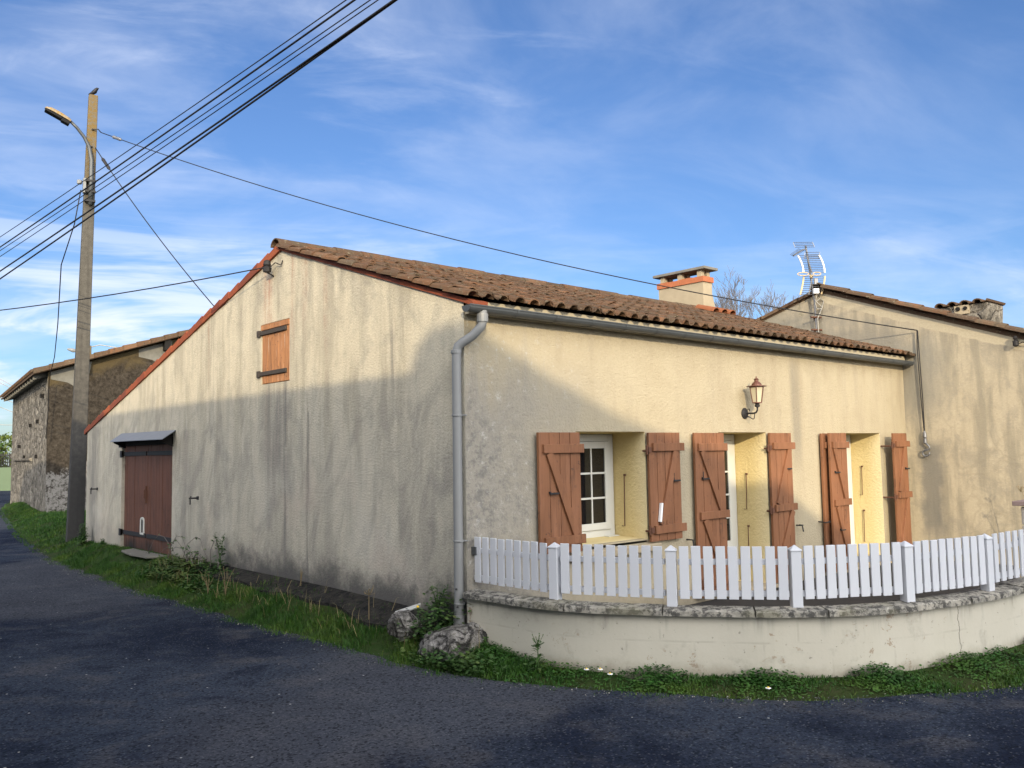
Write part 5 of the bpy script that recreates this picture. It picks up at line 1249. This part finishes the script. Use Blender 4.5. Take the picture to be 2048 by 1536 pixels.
# loose pale chips on the lane edge
b = MB(); 
for k in range(130):
    i = rng.integers(i0, i2); p = EA[i] - EN[i]*abs(rng.normal(0, .18)) + rng.normal(0, .05, 2); s = rng.uniform(.003, .0085); a = rng.uniform(0, PI)
    if k > 100: p = EA[i] - EN[i]*rng.uniform(.2, 3.5)
    b.box((-s,-s*.7,0),(s,s*.7,s*.8), M=Matrix.Translation((p[0],p[1],.001)) @ Matrix.Rotation(a, 4, 'Z'))
for k in range(5200):
    i = rng.integers(i0, i2+20); p = EA[i] - EN[i]*(abs(rng.normal(0, .11))-.06) + rng.normal(0, .03, 2); s_ = rng.uniform(.0025, .007); a = rng.uniform(0, PI)
    b.add([Vector((p[0]+s_*math.cos(a+q)*w_, p[1]+s_*math.sin(a+q)*w_, .001)) for q, w_ in ((0,1),(1.7,.8),(3.2,1.1),(4.6,.7))] + [Vector((p[0], p[1], .001+s_*.9))], [(0,1,4),(1,2,4),(2,3,4),(3,0,4)])
o = b.build('gravel', M_grit); tag(o, 'loose pale stone chips along the lane edge', kind='stuff')

# ------------------------------------------------------------------ houses across the lane and an added shadow caster
def prism_house(name, label, prof, base, d, mat):
    t = thing(name, base, label, 'house'); b = MB(); b.prism(prof, d); b.build('wall', mat, t); return t
t = thing('house_row', (-11, 0, 0), 'row of plain rendered houses across the lane, behind the viewpoint', 'house')
b = MB(); yA, yB = -14.6, 9; b.prism([(-8.6,yA,-.1),(-13.4,yA,-.1),(-13.4,yA,6.2),(-11,yA,7.6),(-8.6,yA,6.2)], (0,yB-yA,0)); b.build('wall', M_opp, t)
b = MB(); b.prism([(-8.35,yA-.02,6.14),(-11,yA-.02,7.65),(-13.65,yA-.02,6.14),(-13.65,yA-.02,6.22),(-11,yA-.02,7.73),(-8.35,yA-.02,6.22)], (0,yB-yA,0)); b.build('roof', M_tile_barn, t)
SD = Vector((math.sin(R(35))*math.cos(R(15)), math.cos(R(35))*math.cos(R(15)), -math.sin(R(15))))      # direction sunlight travels
E1 = Vector((.819, -.574, 0)); H1 = Vector((.574, .819, 0)); K = -30.0
def sun_prof(u, v): return E1*u + H1*K + Vector((0,0,v - .268*K))
t = thing('barn', tuple(E1*2 + H1*K), 'unseen shadow caster behind the viewpoint, outlined to match the shadow edge on the cottage', 'barn')  # added out of view to cast shade, outline traced back along the sun
pr = [(-.52,-8.2),(-.47,2.9),(-.30,3.12),(.10,2.98),(.9,2.70),(1.8,2.47),(3.2,2.28),(4.4,2.05),(5.4,1.62),(6.5,1.15),(8.6,.7),(10,.3),(10,-8.2)]
b = MB(); b.prism([sun_prof(u, v) for u, v in pr], -H1*7); b.build('wall', M_opp, t)

# ------------------------------------------------------------------ camera, sun, sky
cp, sp = math.cos(cam_pitch), math.sin(cam_pitch); cr, sr = math.cos(cam_roll), math.sin(cam_roll)
Xd = Vector((math.sin(cam_ax), 0, math.cos(cam_ax))); Yd = Vector((-math.cos(cam_ax), 0, math.sin(cam_ax))); Zd = Vector((0,-1,0))
Wm = Matrix((Xd, Yd, Zd)).transposed(); Pm = Matrix(((1,0,0),(0,cp,sp),(0,-sp,cp))); Rm = Matrix(((cr,sr,0),(-sr,cr,0),(0,0,1)))
Am = Rm @ Pm @ Wm
cd = bpy.data.cameras.new('camera'); co = bpy.data.objects.new('camera', cd); COL.objects.link(co); SC.camera = co
cd.sensor_width = 36; cd.lens = cam_f/2048*36; cd.clip_end = 2000; cd.clip_start = .05
rgt, dwn, fwd = Vector(Am[0]), Vector(Am[1]), Vector(Am[2])
mw = Matrix((rgt, -dwn, -fwd)).transposed().to_4x4(); mw.translation = CAM; co.matrix_world = mw

ld = bpy.data.lights.new('sun', 'SUN'); ld.energy = 3.3; ld.angle = R(.33); ld.color = (1.0, .83, .57)
lo = bpy.data.objects.new('sun', ld); COL.objects.link(lo); lo.rotation_euler = SD.to_track_quat('-Z', 'Y').to_euler(); lo.location = (-20,-30,20)

w = bpy.data.worlds.new('World'); SC.world = w; w.use_nodes = True
class GW(G):
    def __init__(s, nt): s.nt = nt
g = GW(w.node_tree); bg = w.node_tree.nodes['Background']
sky = g.n('ShaderNodeTexSky', sky_type='NISHITA', sun_disc=False, sun_elevation=R(15), sun_rotation=R(215), altitude=50, air_density=1.0, dust_density=.6, ozone_density=2.2)
v = g.n('ShaderNodeTexCoord').outputs['Generated']; x, y, z = g.xyz(v)
zz = g.m('ADD', g.m('MAXIMUM', z, 0), .38)
# flat cirrus layer: project the direction on a high plane, rotate to the streak direction, stretch
px, py = g.m('DIVIDE', x, zz), g.m('DIVIDE', y, zz)
ca, sa = math.cos(R(-30)), math.sin(R(-30))
uu = g.m('ADD', g.m('MULTIPLY', px, ca), g.m('MULTIPLY', py, sa)); vv = g.m('SUBTRACT', g.m('MULTIPLY', py, ca), g.m('MULTIPLY', px, sa))
cv = g.comb(g.m('MULTIPLY', uu, 1.0), g.m('MULTIPLY', vv, 1.7), 0)
n1 = g.noise(cv, 2.6, 7, .58, .5); n2 = g.noise(g.comb(g.m('MULTIPLY', uu, 1.6), g.m('MULTIPLY', vv, 4.2), 3), 2.4, 6, .6, .6); n3 = g.noise(cv, .9, 3, .5, .3)
wisp = g.m('MULTIPLY', g.step(n1, .36, .76), g.step(n3, .30, .62, .3, 1))
wisp = g.m('ADD', g.m('MULTIPLY', wisp, .32), g.m('MULTIPLY', mul(g, g.step(n2, .48, .78), g.step(n3, .4, .6)), .30))
lowb = mul(g, g.step(z, .33, .12, 0, 1), g.step(x, .75, .35, .15, 1), g.step(g.noise(g.comb(g.m('MULTIPLY', px, .7), g.m('MULTIPLY', py, .7), g.m('MULTIPLY', z, 9)), 1.9, 6, .58, .6), .47, .62))
cl = g.m('ADD', wisp, g.m('MULTIPLY', lowb, .85), clamp=True)
tint = g.mix(1.0, sky.outputs[0], (.76, .94, 1.28), 'MULTIPLY')
col = g.mix(cl, tint, (7.6, 8.2, 9.6))
# bright fill added to the unseen sunward sky to lift the shade
sd = g.m('ADD', g.m('MULTIPLY', x, -.574), g.m('MULTIPLY', y, -.819))
sky_fill = mul(g, g.step(sd, .0, .5), g.step(z, -.02, .12), g.step(z, .97, .70)); sky_fill = g.m('MULTIPLY', sky_fill, g.step(n1, .2, .6, .7, 1))
col = g.mix(sky_fill, col, (38.5, 37.8, 37.2))
g.set(bg.inputs[0], col); bg.inputs[1].default_value = .099

SC.view_settings.view_transform = 'Standard'; SC.view_settings.look = 'None'; SC.view_settings.gamma = 1; SC.view_settings.exposure = .39
SC.render.engine = 'CYCLES'; SC.cycles.max_bounces = 6; SC.cycles.use_denoising = True
